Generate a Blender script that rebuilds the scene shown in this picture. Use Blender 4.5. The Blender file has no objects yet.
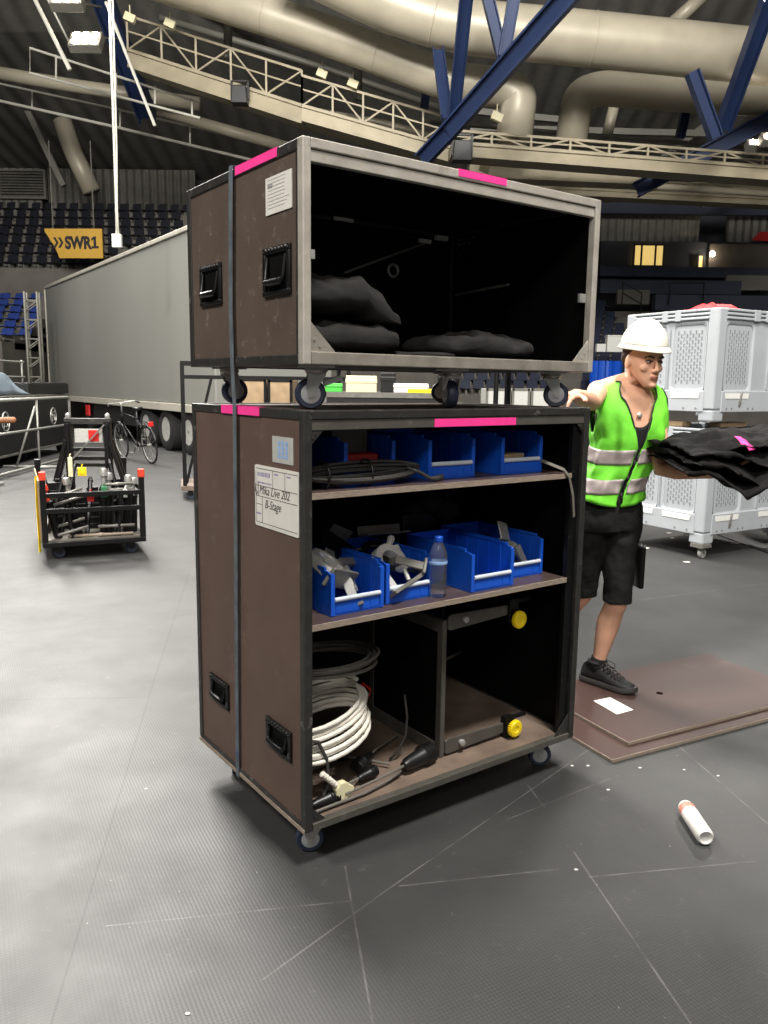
import bpy, bmesh, math, random
from mathutils import Vector, Matrix, Euler, noise
random.seed(7)
R = math.radians
PI = math.pi
scn = bpy.context.scene
COL = scn.collection

# ------------------------------------------------------------------ camera
F_PX, PITCH, ROLL, EYE = 797.6, .1591, .0126, 1.472
cd = bpy.data.cameras.new('camera')
cam = bpy.data.objects.new('camera', cd)
COL.objects.link(cam)
cd.sensor_fit = 'AUTO'
cd.sensor_width = 36
cd.lens = F_PX / 1024 * 36
cd.clip_start = .05
cd.clip_end = 300
cam.matrix_world = Matrix.Translation((0, 0, EYE)) @ Matrix.Rotation(PI / 2 - PITCH, 4, 'X') @ Matrix.Rotation(ROLL, 4, 'Z')
scn.camera = cam
RC = cam.matrix_world.to_3x3()


def ray(u, v):
    return RC @ Vector(((u - 384) / F_PX, (512 - v) / F_PX, -1))


def at(u, v, y):
    """point of the place seen at a pixel of the photograph, y metres away"""
    d = ray(u, v)
    return Vector((0, 0, EYE)) + d * (y / d.y)


def ground(u, v, z=0):
    d = ray(u, v)
    return Vector((0, 0, EYE)) + d * ((z - EYE) / d.z)


# ------------------------------------------------------------------ materials
def lin(c):
    def f(x):
        x /= 255
        return x / 12.92 if x <= .04045 else ((x + .055) / 1.055) ** 2.4
    return (f(c[0]), f(c[1]), f(c[2]), 1)


def M(name, col, rough=.6, metal=0., var=.12, scale=12, bump=0., bscale=60, spec=.5, wear=None, wear_amt=.6, wear_scale=25, emit=None, es=1., stretch=None):
    m = bpy.data.materials.new(name)
    m.use_nodes = True
    nt = m.node_tree
    b = nt.nodes['Principled BSDF']
    b.inputs['Roughness'].default_value = rough
    b.inputs['Metallic'].default_value = metal
    b.inputs['Specular IOR Level'].default_value = spec
    c = lin(col)
    tc = nt.nodes.new('ShaderNodeTexCoord')
    vec = tc.outputs['Object']
    if stretch:
        mp = nt.nodes.new('ShaderNodeMapping')
        mp.inputs['Scale'].default_value = stretch
        nt.links.new(vec, mp.inputs['Vector'])
        vec = mp.outputs['Vector']
    if var:
        nz = nt.nodes.new('ShaderNodeTexNoise')
        nz.inputs['Scale'].default_value = scale
        nz.inputs['Detail'].default_value = 5
        nt.links.new(vec, nz.inputs['Vector'])
        rp = nt.nodes.new('ShaderNodeValToRGB')
        rp.color_ramp.elements[0].position = .3
        rp.color_ramp.elements[1].position = .7
        rp.color_ramp.elements[0].color = tuple(x * (1 - var) for x in c[:3]) + (1,)
        rp.color_ramp.elements[1].color = tuple(min(1, x * (1 + var)) for x in c[:3]) + (1,)
        nt.links.new(nz.outputs['Fac'], rp.inputs['Fac'])
        out = rp.outputs['Color']
        if wear:
            n2 = nt.nodes.new('ShaderNodeTexNoise')
            n2.inputs['Scale'].default_value = wear_scale
            n2.inputs['Detail'].default_value = 8
            n2.inputs['Roughness'].default_value = .7
            nt.links.new(vec, n2.inputs['Vector'])
            r2 = nt.nodes.new('ShaderNodeValToRGB')
            r2.color_ramp.elements[0].position = .58
            r2.color_ramp.elements[1].position = .72
            r2.color_ramp.elements[1].color = (wear_amt,) * 3 + (1,)
            nt.links.new(n2.outputs['Fac'], r2.inputs['Fac'])
            mx = nt.nodes.new('ShaderNodeMix')
            mx.data_type = 'RGBA'
            nt.links.new(r2.outputs['Color'], mx.inputs[0])
            nt.links.new(out, mx.inputs[6])
            mx.inputs[7].default_value = lin(wear)
            out = mx.outputs[2]
        nt.links.new(out, b.inputs['Base Color'])
    else:
        b.inputs['Base Color'].default_value = c
    if bump:
        nb = nt.nodes.new('ShaderNodeTexNoise')
        nb.inputs['Scale'].default_value = bscale
        nb.inputs['Detail'].default_value = 6
        nt.links.new(vec, nb.inputs['Vector'])
        bp = nt.nodes.new('ShaderNodeBump')
        bp.inputs['Strength'].default_value = bump
        bp.inputs['Distance'].default_value = .01
        nt.links.new(nb.outputs['Fac'], bp.inputs['Height'])
        nt.links.new(bp.outputs['Normal'], b.inputs['Normal'])
    if emit:
        b.inputs['Emission Color'].default_value = lin(emit)
        b.inputs['Emission Strength'].default_value = es
    return m


def corrugated(name, col, period, axis='X', rough=.6, depth=.03):
    m = M(name, col, rough, 0, .12, 3)
    nt = m.node_tree
    b = nt.nodes['Principled BSDF']
    tc = nt.nodes.new('ShaderNodeTexCoord')
    wv = nt.nodes.new('ShaderNodeTexWave')
    wv.wave_type = 'BANDS'
    wv.bands_direction = axis
    wv.inputs['Scale'].default_value = 1 / (3.183 * period)
    nt.links.new(tc.outputs['Object'], wv.inputs['Vector'])
    bp = nt.nodes.new('ShaderNodeBump')
    bp.inputs['Strength'].default_value = 1
    bp.inputs['Distance'].default_value = depth
    nt.links.new(wv.outputs['Fac'], bp.inputs['Height'])
    nt.links.new(bp.outputs['Normal'], b.inputs['Normal'])
    return m


MAT = {}
MAT['brown'] = M('phenolic brown ply', (92, 74, 66), .55, 0, .10, 5, .15, 250, spec=.3, wear=(140, 125, 115), wear_amt=.25, wear_scale=9)
MAT['brown_up'] = M('worn brown ply', (84, 72, 64), .55, 0, .12, 5, .15, 250, spec=.3, wear=(150, 138, 128), wear_amt=.5, wear_scale=22)
MAT['board'] = M('film faced board', (62, 46, 42), .45, 0, .10, 3, .08, 300, spec=.25, wear=(120, 105, 98), wear_amt=.3, wear_scale=5)
MAT['ply_edge'] = M('plywood edge', (140, 126, 112), .7, 0, .25, 40, .1, 120, stretch=(1, 1, 8))
MAT['frame_black'] = M('black painted profile', (50, 49, 47), .45, .2, .2, 20, .1, 80, wear=(150, 145, 138), wear_amt=.55, wear_scale=18)
MAT['bar_grey'] = M('worn grey bar', (112, 108, 100), .5, .2, .15, 15, .1, 80, wear=(70, 66, 60), wear_amt=.6, wear_scale=14)
MAT['bar_dark'] = M('worn dark grey bar', (84, 81, 75), .5, .2, .15, 15, .1, 80, wear=(140, 136, 128), wear_amt=.5, wear_scale=20)
MAT['alu'] = M('worn aluminium profile', (178, 172, 162), .45, .25, .15, 14, .1, 80, wear=(112, 106, 98), wear_amt=.6, wear_scale=12)
MAT['alu_dirty'] = M('dirty aluminium profile', (142, 136, 126), .5, .25, .2, 14, .1, 80, wear=(70, 66, 60), wear_amt=.7, wear_scale=10)
MAT['black_in'] = M('black lining', (6, 6, 6), .6, 0, .3, 10, spec=.15)
MAT['black_pl'] = M('black plastic', (17, 17, 18), .4, 0, .15, 20)
MAT['black_steel'] = M('black steel', (15, 15, 16), .38, .3, .25, 10, wear=(80, 78, 74), wear_amt=.4, wear_scale=30)
MAT['steel'] = M('zinc steel', (170, 170, 166), .38, .5, .15, 20)
MAT['steel_dark'] = M('dull steel', (124, 122, 116), .45, .4, .2, 20)
MAT['chrome'] = M('bright cast steel', (214, 212, 206), .35, .3, .15, 20)
MAT['wheel'] = M('blue grey tread', (38, 46, 66), .5, 0, .2, 20)
MAT['hub'] = M('grey hub', (176, 178, 180), .4, .3, .1, 20)
MAT['wood_floor'] = M('worn wood deck', (108, 92, 80), .7, 0, .3, 7, .25, 60, wear=(70, 60, 52), wear_amt=.6, wear_scale=8)
MAT['shelf'] = M('shelf film', (74, 60, 57), .35, 0, .15, 6, wear=(130, 118, 112), wear_amt=.4, wear_scale=10)
MAT['pink'] = M('pink tape', (250, 60, 150), .6, 0, .06, 30, emit=None)
MAT['paper'] = M('paper', (212, 208, 200), .7, 0, .04, 20)
MAT['ink'] = M('ink', (40, 36, 40), .7, 0, 0)
MAT['print_grey'] = M('pale print', (150, 148, 144), .7, 0, 0)
MAT['ink_blue'] = M('blue ink', (92, 84, 150), .7, 0, 0)
MAT['sticker'] = M('grey sticker', (176, 176, 170), .5, 0, .1, 40)
MAT['sticker_blue'] = M('pale blue print', (140, 172, 216), .5, 0, .1, 40)
MAT['webbing'] = M('blue grey webbing', (84, 92, 98), .75, 0, .3, 18, .3, 300, wear=(38, 70, 120), wear_amt=.7, wear_scale=7)
MAT['strap_grey'] = M('grey webbing', (104, 100, 92), .75, 0, .2, 18)
MAT['bin_blue'] = M('blue bin plastic', (22, 84, 196), .38, 0, .06, 10)
MAT['bin_lip'] = M('pale label strip', (196, 204, 214), .4, 0, .06, 20)
MAT['yellow'] = M('yellow knob', (240, 208, 20), .45, 0, .05, 20)
MAT['rubber'] = M('black rubber cable', (56, 54, 52), .5, 0, .15, 30)
MAT['rubber_grey'] = M('grey cable', (104, 100, 94), .5, 0, .15, 30)
MAT['white_cable'] = M('white cable', (222, 216, 204), .5, 0, .06, 30)
MAT['cream'] = M('cream plastic', (222, 214, 176), .5, 0, .05, 30)
MAT['red'] = M('red plastic', (196, 30, 28), .45, 0, .1, 20)
MAT['red_cloth'] = M('red tarp', (226, 34, 40), .6, 0, .1, 6, .4, 8)
MAT['cloth'] = M('black molton', (21, 20, 20), .95, 0, .25, 14, .5, 22, spec=.2)
MAT['cloth_grey'] = M('dark grey bag', (38, 37, 36), .95, 0, .25, 14, .5, 22, spec=.2)
MAT['skin'] = M('skin', (216, 166, 138), .5, 0, .10, 14, .05, 80, spec=.35)
MAT['hair'] = M('short dark hair', (58, 44, 36), .8, 0, .3, 120, .4, 300)
MAT['lips'] = M('lips', (178, 112, 96), .5, 0, .05, 30)
MAT['eye_white'] = M('eye white', (170, 150, 138), .4, 0, 0)
MAT['eye'] = M('eye', (50, 40, 34), .3, 0, .1, 60)
MAT['vest'] = M('neon green vest', (112, 212, 50), .7, 0, .10, 9, .35, 14)
MAT['reflective'] = M('reflective band', (158, 146, 144), .5, .1, .08, 30)
MAT['piping'] = M('dark piping', (40, 44, 36), .7, 0, 0)
MAT['tank'] = M('black jersey', (14, 14, 16), .85, 0, .2, 20)
MAT['shorts'] = M('black work shorts', (27, 27, 26), .9, 0, .25, 14, .4, 20, spec=.25)
MAT['shoe'] = M('black shoe', (22, 22, 22), .6, 0, .25, 40, .3, 120)
MAT['sole'] = M('dark grey sole', (60, 59, 58), .6, 0, .15, 30)
MAT['helmet'] = M('white helmet', (226, 223, 210), .3, 0, .03, 8)
MAT['gold'] = M('pale metal', (230, 222, 210), .3, .6, .05, 30)
MAT['bin_grey'] = M('light grey box plastic', (166, 170, 174), .5, 0, .05, 4, .05, 60)
MAT['slot'] = M('dark slot', (120, 124, 128), .7, 0, .1, 10)
MAT['truck'] = M('grey trailer curtain', (128, 128, 122), .5, 0, .10, .35, .1, 2, stretch=(1, 1, .25))
MAT['truck_rail'] = M('pale rail', (176, 172, 160), .5, .1, .15, 3)
MAT['tyre'] = M('tyre', (30, 30, 31), .8, 0, .2, 20)
MAT['rim'] = M('pale rim', (190, 190, 184), .4, .3, .15, 10)
MAT['barrier'] = M('galvanised tube', (158, 158, 152), .45, .5, .15, 10)
MAT['case_far'] = M('black case ply', (20, 20, 20), .55, 0, .25, 4)
MAT['tarp'] = M('grey blue tarp', (104, 116, 126), .5, 0, .2, 3, .4, 6)
MAT['seat_blue'] = M('blue seat plastic', (38, 58, 124), .5, 0, .15, 3)
MAT['seat_navy'] = M('navy seat plastic', (36, 42, 62), .5, 0, .15, 3)
MAT['seat_shaded'] = M('shaded blue seat plastic', (26, 28, 36), .5, 0, .15, 3)  # shaded copy of the blue seats: upper tier shade put into the colour
MAT['concrete'] = M('tribune concrete', (96, 92, 86), .8, 0, .2, 1.2)
MAT['dark_panel'] = M('dark blue grey panel', (44, 50, 66), .7, 0, .15, 1)
MAT['panel_grey'] = M('grey panel', (104, 102, 94), .7, 0, .15, 1)
MAT['panel_brown'] = M('brown grey panel', (76, 68, 60), .7, 0, .15, 1)
MAT['duct'] = M('beige duct', (182, 174, 154), .42, .1, .10, 1.2, .05, 4)
MAT['beam_blue'] = M('blue steel', (34, 50, 86), .5, .1, .12, 1)
MAT['beige'] = M('beige steel', (170, 160, 136), .55, .1, .15, 1.5)
MAT['pipe_grey'] = M('grey steel', (120, 118, 110), .5, .2, .12, 1.5)
MAT['rail_white'] = M('white tube', (206, 204, 192), .5, 0, .1, 2)
MAT['sign_yellow'] = M('yellow sign', (204, 160, 60), .6, 0, .06, 1)
MAT['lamp'] = M('lamp glow', (255, 244, 220), .4, 0, 0, emit=(255, 240, 214), es=60)
MAT['window_glow'] = M('lit window', (240, 214, 140), .5, 0, 0, emit=(242, 206, 120), es=.8)
MAT['plywood'] = M('plywood', (158, 134, 104), .7, 0, .15, 8)
MAT['white_pl'] = M('white plastic', (226, 226, 220), .45, 0, .05, 20)
MAT['green'] = M('green plastic', (76, 190, 70), .5, 0, .05, 20)
MAT['green_dark'] = M('dark green steel', (40, 110, 70), .5, 0, .1, 20)
MAT['can'] = M('white can', (206, 203, 198), .4, .1, .06, 30)
MAT['orange'] = M('orange steel', (206, 60, 36), .5, 0, .1, 20)
MAT['brown_handle'] = M('brown wood', (146, 96, 62), .6, 0, .15, 10)

# clear PET and water
gl = bpy.data.materials.new('clear bottle')
gl.use_nodes = True
gb = gl.node_tree.nodes['Principled BSDF']
gb.inputs['Base Color'].default_value = (.92, .95, 1, 1)
gb.inputs['Transmission Weight'].default_value = .96
gb.inputs['Roughness'].default_value = .04
gb.inputs['IOR'].default_value = 1.25
MAT['clear'] = gl


# ------------------------------------------------------------------ mesh helpers
class MB:
    def __init__(s):
        s.bm = bmesh.new()

    def box(s, x0, x1, y0, y1, z0, z1, rot=None, piv=None):
        vs = [s.bm.verts.new((x, y, z)) for z in (z0, z1) for y in (y0, y1) for x in (x0, x1)]
        for q in ((0, 2, 3, 1), (4, 5, 7, 6), (0, 1, 5, 4), (2, 6, 7, 3), (0, 4, 6, 2), (1, 3, 7, 5)):
            s.bm.faces.new([vs[i] for i in q])
        if rot is not None:
            p = Vector(piv) if piv is not None else Vector(((x0 + x1) / 2, (y0 + y1) / 2, (z0 + z1) / 2))
            for v in vs:
                v.co = p + rot @ (v.co - p)
        return s

    def loft(s, rings, cap=True, closed=True):
        rs = [[s.bm.verts.new(p) for p in r] for r in rings]
        n = len(rs[0])
        for a, b in zip(rs, rs[1:]):
            for i in range(n if closed else n - 1):
                j = (i + 1) % n
                s.bm.faces.new((a[i], a[j], b[j], b[i]))
        if cap:
            s.bm.faces.new(rs[0][::-1])
            s.bm.faces.new(rs[-1])
        return s

    def tube(s, pts, r, n=10, cap=True, closed=False, flat=None, up=None):
        """round tube along pts; r number or list; flat=(w,t): rectangular ribbon"""
        pts = [Vector(p) for p in pts]
        m = len(pts)
        rr = r if isinstance(r, (list, tuple)) else [r] * m
        rings = []
        nrm = None
        for i in range(m):
            if closed:
                t = pts[(i + 1) % m] - pts[i - 1]
            else:
                t = pts[min(i + 1, m - 1)] - pts[max(i - 1, 0)]
            if t.length < 1e-9:
                t = Vector((0, 0, 1))
            t.normalize()
            if nrm is None:
                a = Vector(up) if up is not None else (Vector((0, 0, 1)) if abs(t.z) < .9 else Vector((1, 0, 0)))
                nrm = (a - t * a.dot(t)).normalized()
            else:
                nrm = (nrm - t * nrm.dot(t))
                nrm = nrm.normalized() if nrm.length > 1e-6 else t.orthogonal().normalized()
            bn = t.cross(nrm)
            if flat:
                w, h = flat[0] / 2, flat[1] / 2
                rings.append([pts[i] + nrm * (a * h) + bn * (b * w) for a, b in ((1, 1), (1, -1), (-1, -1), (-1, 1))])
            else:
                rings.append([pts[i] + (nrm * math.cos(2 * PI * k / n) + bn * math.sin(2 * PI * k / n)) * rr[i] for k in range(n)])
        if closed:
            rings.append(rings[0])
            rs = [[s.bm.verts.new(p) for p in q] for q in rings[:-1]]
            k = len(rs[0])
            # closed loops may twist: join by nearest offset
            off = min(range(k), key=lambda o: sum((rs[-1][i].co - rs[0][(i + o) % k].co).length for i in range(k)))
            for a in range(len(rs) - 1):
                for i in range(k):
                    s.bm.faces.new((rs[a][i], rs[a][(i + 1) % k], rs[a + 1][(i + 1) % k], rs[a + 1][i]))
            for i in range(k):
                s.bm.faces.new((rs[-1][i], rs[-1][(i + 1) % k], rs[0][(i + 1 + off) % k], rs[0][(i + off) % k]))
        else:
            s.loft(rings, cap)
        return s

    def bar(s, p, q, w, h=None):
        p, q = Vector(p), Vector(q)
        return s.tube([p, q], 0, flat=(w, h or w))

    def capsule(s, pts, rr, n=12):
        """tapered chain with rounded ends"""
        pts = [Vector(p) for p in pts]
        d0 = (pts[0] - pts[1]).normalized()
        d1 = (pts[-1] - pts[-2]).normalized()
        P = [pts[0] + d0 * rr[0] * .95, pts[0] + d0 * rr[0] * .6] + pts + [pts[-1] + d1 * rr[-1] * .6, pts[-1] + d1 * rr[-1] * .95]
        Q = [rr[0] * .3, rr[0] * .8] + list(rr) + [rr[-1] * .8, rr[-1] * .3]
        return s.tube(P, Q, n)

    def lathe(s, prof, c=(0, 0, 0), ax=(0, 0, 1), n=24, cap=True):
        ax = Vector(ax).normalized()
        a = ax.orthogonal().normalized()
        b = ax.cross(a)
        c = Vector(c)
        return s.loft([[c + ax * h + (a * math.cos(2 * PI * k / n) + b * math.sin(2 * PI * k / n)) * max(r, 1e-4) for k in range(n)] for r, h in prof], cap)

    def ball(s, c, rx, ry=None, rz=None, n=14, rot=None):
        ry = ry or rx
        rz = rz or rx
        c = Vector(c)
        rings = []
        for i in range(1, n):
            t = PI * i / n
            rings.append([(-math.cos(t) * rz, math.sin(t), k) for k in range(n)])
        out = []
        for r in rings:
            o = []
            for z, q, k in r:
                p = Vector((rx * q * math.cos(2 * PI * k / n), ry * q * math.sin(2 * PI * k / n), z))
                o.append(c + (rot @ p if rot is not None else p))
            out.append(o)
        return s.loft(out)

    def prism(s, poly, z0, z1, mat=None):
        """2-D outline raised from z0 to z1; mat maps it into place"""
        mat = mat or Matrix.Identity(4)
        return s.loft([[mat @ Vector((x, y, z)) for x, y in poly] for z in (z0, z1)])

    def torus(s, c, ax, R_, r, n=28, k=8):
        ax = Vector(ax).normalized()
        a = ax.orthogonal().normalized()
        b = ax.cross(a)
        c = Vector(c)
        return s.tube([c + (a * math.cos(2 * PI * i / n) + b * math.sin(2 * PI * i / n)) * R_ for i in range(n)], r, k, closed=True)

    def build(s, name, mat, parent=None, smooth=False, bevel=0, seg=2, loc=None, rz=0):
        bmesh.ops.recalc_face_normals(s.bm, faces=s.bm.faces)
        me = bpy.data.meshes.new(name)
        s.bm.to_mesh(me)
        s.bm.free()
        me.materials.append(MAT[mat] if isinstance(mat, str) else mat)
        o = bpy.data.objects.new(name, me)
        COL.objects.link(o)
        o.parent = parent
        if loc is not None:
            o.location = loc
        o.rotation_euler.z = rz
        if smooth:
            for p in me.polygons:
                p.use_smooth = True
            if bevel == 0 and smooth != 'all':
                md = o.modifiers.new('edges', 'EDGE_SPLIT')
                md.split_angle = R(42)
        if bevel:
            md = o.modifiers.new('bevel', 'BEVEL')
            md.width = bevel
            md.segments = seg
            md.limit_method = 'ANGLE'
        return o


def tag(o, label=None, cat=None, group=None, kind=None):
    if label:
        o['label'] = label
    if cat:
        o['category'] = cat
    if group:
        o['group'] = group
    if kind:
        o['kind'] = kind
    return o


def empty(name, loc, rz=0, label=None, cat=None, group=None):
    o = bpy.data.objects.new(name, None)
    o.empty_display_size = .1
    COL.objects.link(o)
    o.location = loc
    o.rotation_euler.z = rz
    return tag(o, label, cat, group)


def kids(o):
    return [c for c in bpy.data.objects if c.parent == o]


def copy_tree(o, parent=None):
    c = o.copy()
    COL.objects.link(c)
    if parent is not None:
        c.parent = parent
    for ch in kids(o):
        copy_tree(ch, c)
    return c


def struct(o):
    o['kind'] = 'structure'
    return o


def smoothstep(a, b, x):
    t = max(0, min(1, (x - a) / (b - a)))
    return t * t * (3 - 2 * t)


def text(s, name, size, mat, parent, mtx, shear=0, bold=0, sx=1, align='LEFT'):
    c = bpy.data.curves.new(name, 'FONT')
    c.body = s
    c.size = size
    c.shear = shear
    c.offset = bold
    c.extrude = .0004
    c.align_x = align
    c.materials.append(MAT[mat])
    t_ = bpy.data.objects.new('lettering', c)
    me = bpy.data.meshes.new_from_object(t_)
    bpy.data.objects.remove(t_)
    me.transform(mtx @ Matrix.Diagonal((sx, 1, 1, 1)))
    me.materials.clear()
    me.materials.append(MAT[mat])
    o = bpy.data.objects.new(name, me)
    COL.objects.link(o)
    o.parent = parent
    return o


# ------------------------------------------------------------------ floor
def floor_material():
    m = bpy.data.materials.new('black stage mat')
    m.use_nodes = True
    nt = m.node_tree
    N, Lk = nt.nodes, nt.links
    b = N['Principled BSDF']
    tc = N.new('ShaderNodeTexCoord')
    P = tc.outputs['Object']

    def noise_(scale, detail=6, rough=.6):
        n = N.new('ShaderNodeTexNoise')
        n.inputs['Scale'].default_value = scale
        n.inputs['Detail'].default_value = detail
        n.inputs['Roughness'].default_value = rough
        Lk.new(P, n.inputs['Vector'])
        return n.outputs['Fac']

    def ramp(f, a, b_, ca=(0, 0, 0, 1), cb=(1, 1, 1, 1)):
        r = N.new('ShaderNodeValToRGB')
        r.color_ramp.elements[0].position = a
        r.color_ramp.elements[1].position = b_
        r.color_ramp.elements[0].color = ca
        r.color_ramp.elements[1].color = cb
        Lk.new(f, r.inputs['Fac'])
        return r.outputs['Color']

    def mix(fac, a, c):
        x = N.new('ShaderNodeMix')
        x.data_type = 'RGBA'
        Lk.new(fac, x.inputs[0])
        Lk.new(a, x.inputs[6])
        if isinstance(c, tuple):
            x.inputs[7].default_value = c
        else:
            Lk.new(c, x.inputs[7])
        return x.outputs[2]

    def math_(op, a, c=None, d=None):
        x = N.new('ShaderNodeMath')
        x.operation = op
        for i, q in enumerate((a, c, d)):
            if q is None:
                continue
            if isinstance(q, (int, float)):
                x.inputs[i].default_value = q
            else:
                Lk.new(q, x.inputs[i])
        return x.outputs[0]

    def dot(v):
        x = N.new('ShaderNodeVectorMath')
        x.operation = 'DOT_PRODUCT'
        Lk.new(P, x.inputs[0])
        x.inputs[1].default_value = v
        return x.outputs['Value']

    base = ramp(noise_(1.1), .3, .72, (.024, .024, .0237, 1), (.042, .042, .041, 1))
    base = mix(ramp(noise_(14, 8, .75), .60, .78, cb=(.35,) * 3 + (1,)), base, (.16, .155, .15, 1))
    base = mix(ramp(noise_(42, 3), .735, .76, cb=(.7,) * 3 + (1,)), base, (.34, .33, .32, 1))
    seams = [((151, 690), (51, 1024), 1), ((190, 570), (151, 690), 1), ((105, 926), (350, 901), 0), ((399, 886), (559, 869), 0), ((589, 877), (757, 861), 0),
             ((262, 980), (384, 892), 0), ((384, 892), (591, 748), 0), ((345, 866), (373, 1024), 0), ((574, 852), (691, 1024), 0),
             ((674, 742), (768, 824), 0), ((506, 820), (619, 775), 0), ((526, 783), (545, 808), 0), ((0, 700), (150, 697), 1), ((640, 600), (768, 583), 0), ((10, 634), (190, 610), 1)]
    brk = ramp(noise_(7, 4), .36, .6)
    for a, c, dark in seams:
        a, c = ground(*a), ground(*c)
        d = (c - a)
        ln = d.length
        d.normalize()
        n = Vector((-d.y, d.x, 0))
        s_ = math_('ABSOLUTE', math_('SUBTRACT', dot(n), n.dot(a)))
        w = math_('SUBTRACT', 1, math_('SMOOTH_MIN', math_('DIVIDE', s_, .0022 + .0007 * a.y), 1, .2))
        w = math_('MAXIMUM', w, 0)
        t = dot(d)
        t0 = d.dot(a)
        inside = math_('MULTIPLY', math_('GREATER_THAN', t, t0), math_('LESS_THAN', t, t0 + ln))
        w = math_('MULTIPLY', w, inside)
        if not dark:
            w = math_('MULTIPLY', w, math_('MULTIPLY', brk, .6))
        base = mix(w, base, (.015, .015, .015, 1) if dark else (.17, .165, .16, 1))
    Lk.new(base, b.inputs['Base Color'])
    Lk.new(ramp(noise_(3, 6), .3, .7, (.50,) * 3 + (1,), (.60,) * 3 + (1,)), b.inputs['Roughness'])
    b.inputs['Specular IOR Level'].default_value = .42
    mp = N.new('ShaderNodeMapping')
    mp.inputs['Rotation'].default_value = (0, 0, R(62))
    mp.inputs['Scale'].default_value = (95, 95, 95)
    Lk.new(P, mp.inputs['Vector'])
    v = N.new('ShaderNodeTexVoronoi')
    v.inputs['Scale'].default_value = 1
    v.inputs['Randomness'].default_value = 0
    Lk.new(mp.outputs['Vector'], v.inputs['Vector'])
    bp = N.new('ShaderNodeBump')
    bp.inputs['Strength'].default_value = .35
    bp.inputs['Distance'].default_value = .002
    bp.invert = True
    Lk.new(v.outputs['Distance'], bp.inputs['Height'])
    Lk.new(bp.outputs['Normal'], b.inputs['Normal'])
    return m


m = MB()
m.box(-34, 34, -14, 50, -.1, 0)
struct(m.build('floor', floor_material()))

# ------------------------------------------------------------------ the two stacked flight cases
CO, CYAW = (-.2257, 2.2257, 0), .6246
CW, CD = 1.195, .793
FX = Vector((math.cos(CYAW), math.sin(CYAW), 0))
FY = Vector((-math.sin(CYAW), math.cos(CYAW), 0))


def case_pt(x, y, z=0):
    return Vector(CO) + FX * x + FY * y + Vector((0, 0, z))


SIDE = Matrix(((0, 0, -1, 0), (-1, 0, 0, 0), (0, 1, 0, 0), (0, 0, 0, 1)))      # text plane of the case's left side


def side_mtx(y, z, x=-.004):
    return Matrix.Translation((x, y, z)) @ SIDE


def caster(parent, x, y, ztop, h=.122, r=.045, yaw=0., brake=False):
    rot = Matrix.Rotation(yaw, 3, 'Z')
    o = Vector((x, y, ztop))

    def T(p):
        return o + rot @ Vector(p)
    f = MB()
    f.box(-.05, .05, -.04, .04, -.006, 0)
    f.lathe([(.032, -.006), (.034, -.014), (.028, -.024), (.02, -.028)], n=20)
    off = .018
    for s in (-1, 1):
        f.prism([(-.026, -.026), (.026, -.026), (off + .014, -h + r + .012), (off + .008, -h + r - .014), (off - .012, -h + r - .012), (off - .016, -h + r + .01)], s * .022 - .002, s * .022 + .002,
                Matrix(((1, 0, 0, 0), (0, 0, 1, 0), (0, 1, 0, 0), (0, 0, 0, 1))))
    f.box(-.026, .026, -.022, .022, -.03, -.022)
    f.lathe([(.009, -.028), (.009, .028)], (off, 0, -h + r), (0, 1, 0), 12)
    if brake:
        f.box(-.075, -.02, -.018, .018, -.05, -.035, Matrix.Rotation(.35, 3, 'Y'))
    for v in f.bm.verts:
        v.co = T(v.co)
    c = f.build('caster', 'steel', parent, smooth=True)
    w = MB()
    w.lathe([(r * .62, -.016), (r * .9, -.017), (r, -.011), (r, .011), (r * .9, .017), (r * .62, .016)], (off, 0, -h + r), (0, 1, 0), 28)
    for v in w.bm.verts:
        v.co = T(v.co)
    w.build('wheel', 'wheel', c, smooth=True)
    w = MB()
    w.lathe([(r * .64, -.018), (r * .5, -.0195), (r * .3, -.0195), (r * .25, -.0205), (r * .25, .0205), (r * .3, .0195), (r * .5, .0195), (r * .64, .018)], (off, 0, -h + r), (0, 1, 0), 24)
    for v in w.bm.verts:
        v.co = T(v.co)
    w.build('hub', 'hub', c, smooth=True)
    return c


def case_handle(parent, y0, y1, z0, z1, x=.003):
    p = MB()
    p.box(x - .009, x, y0, y1, z1 - .018, z1)
    p.box(x - .009, x, y0, y1, z0, z0 + .014)
    p.box(x - .009, x, y0, y0 + .018, z0 + .014, z1 - .018)
    p.box(x - .009, x, y1 - .018, y1, z0 + .014, z1 - .018)
    n = 7
    for i in range(n):
        yy = y0 + .022 + (y1 - y0 - .044) * i / (n - 1)
        p.lathe([(.008, -.004), (.0085, 0), (.006, .006)], (x - .006, yy, z1 - .008), (0, 0, 1), 10)
    for yy in (y0 + .008, y1 - .008):
        for zz in (z0 + .01, z1 - .012):
            p.lathe([(.005, 0), (.004, .003)], (x - .009, yy, zz), (-1, 0, 0), 10)
    h = p.build('handle', 'black_pl', parent, smooth=True, bevel=.003)
    p = MB()
    p.box(x - .0015, x - .0003, y0 + .016, y1 - .016, z0 + .012, z1 - .016)
    p.build('recess', 'black_in', h)
    p = MB()
    zz = z0 + (z1 - z0) * .27
    ym = (y0 + y1) / 2
    hw = (y1 - y0) / 2 - .026
    p.tube([(x - .006, ym - hw, z1 - .026), (x - .012, ym - hw, zz + .012), (x - .016, ym - hw + .008, zz), (x - .018, ym, zz - .001), (x - .016, ym + hw - .008, zz), (x - .012, ym + hw, zz + .012), (x - .006, ym + hw, z1 - .026)],
           [.005, .006, .010, .011, .010, .006, .005], 10)
    p.build('grip', 'black_steel', h, smooth=True)
    return h


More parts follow.
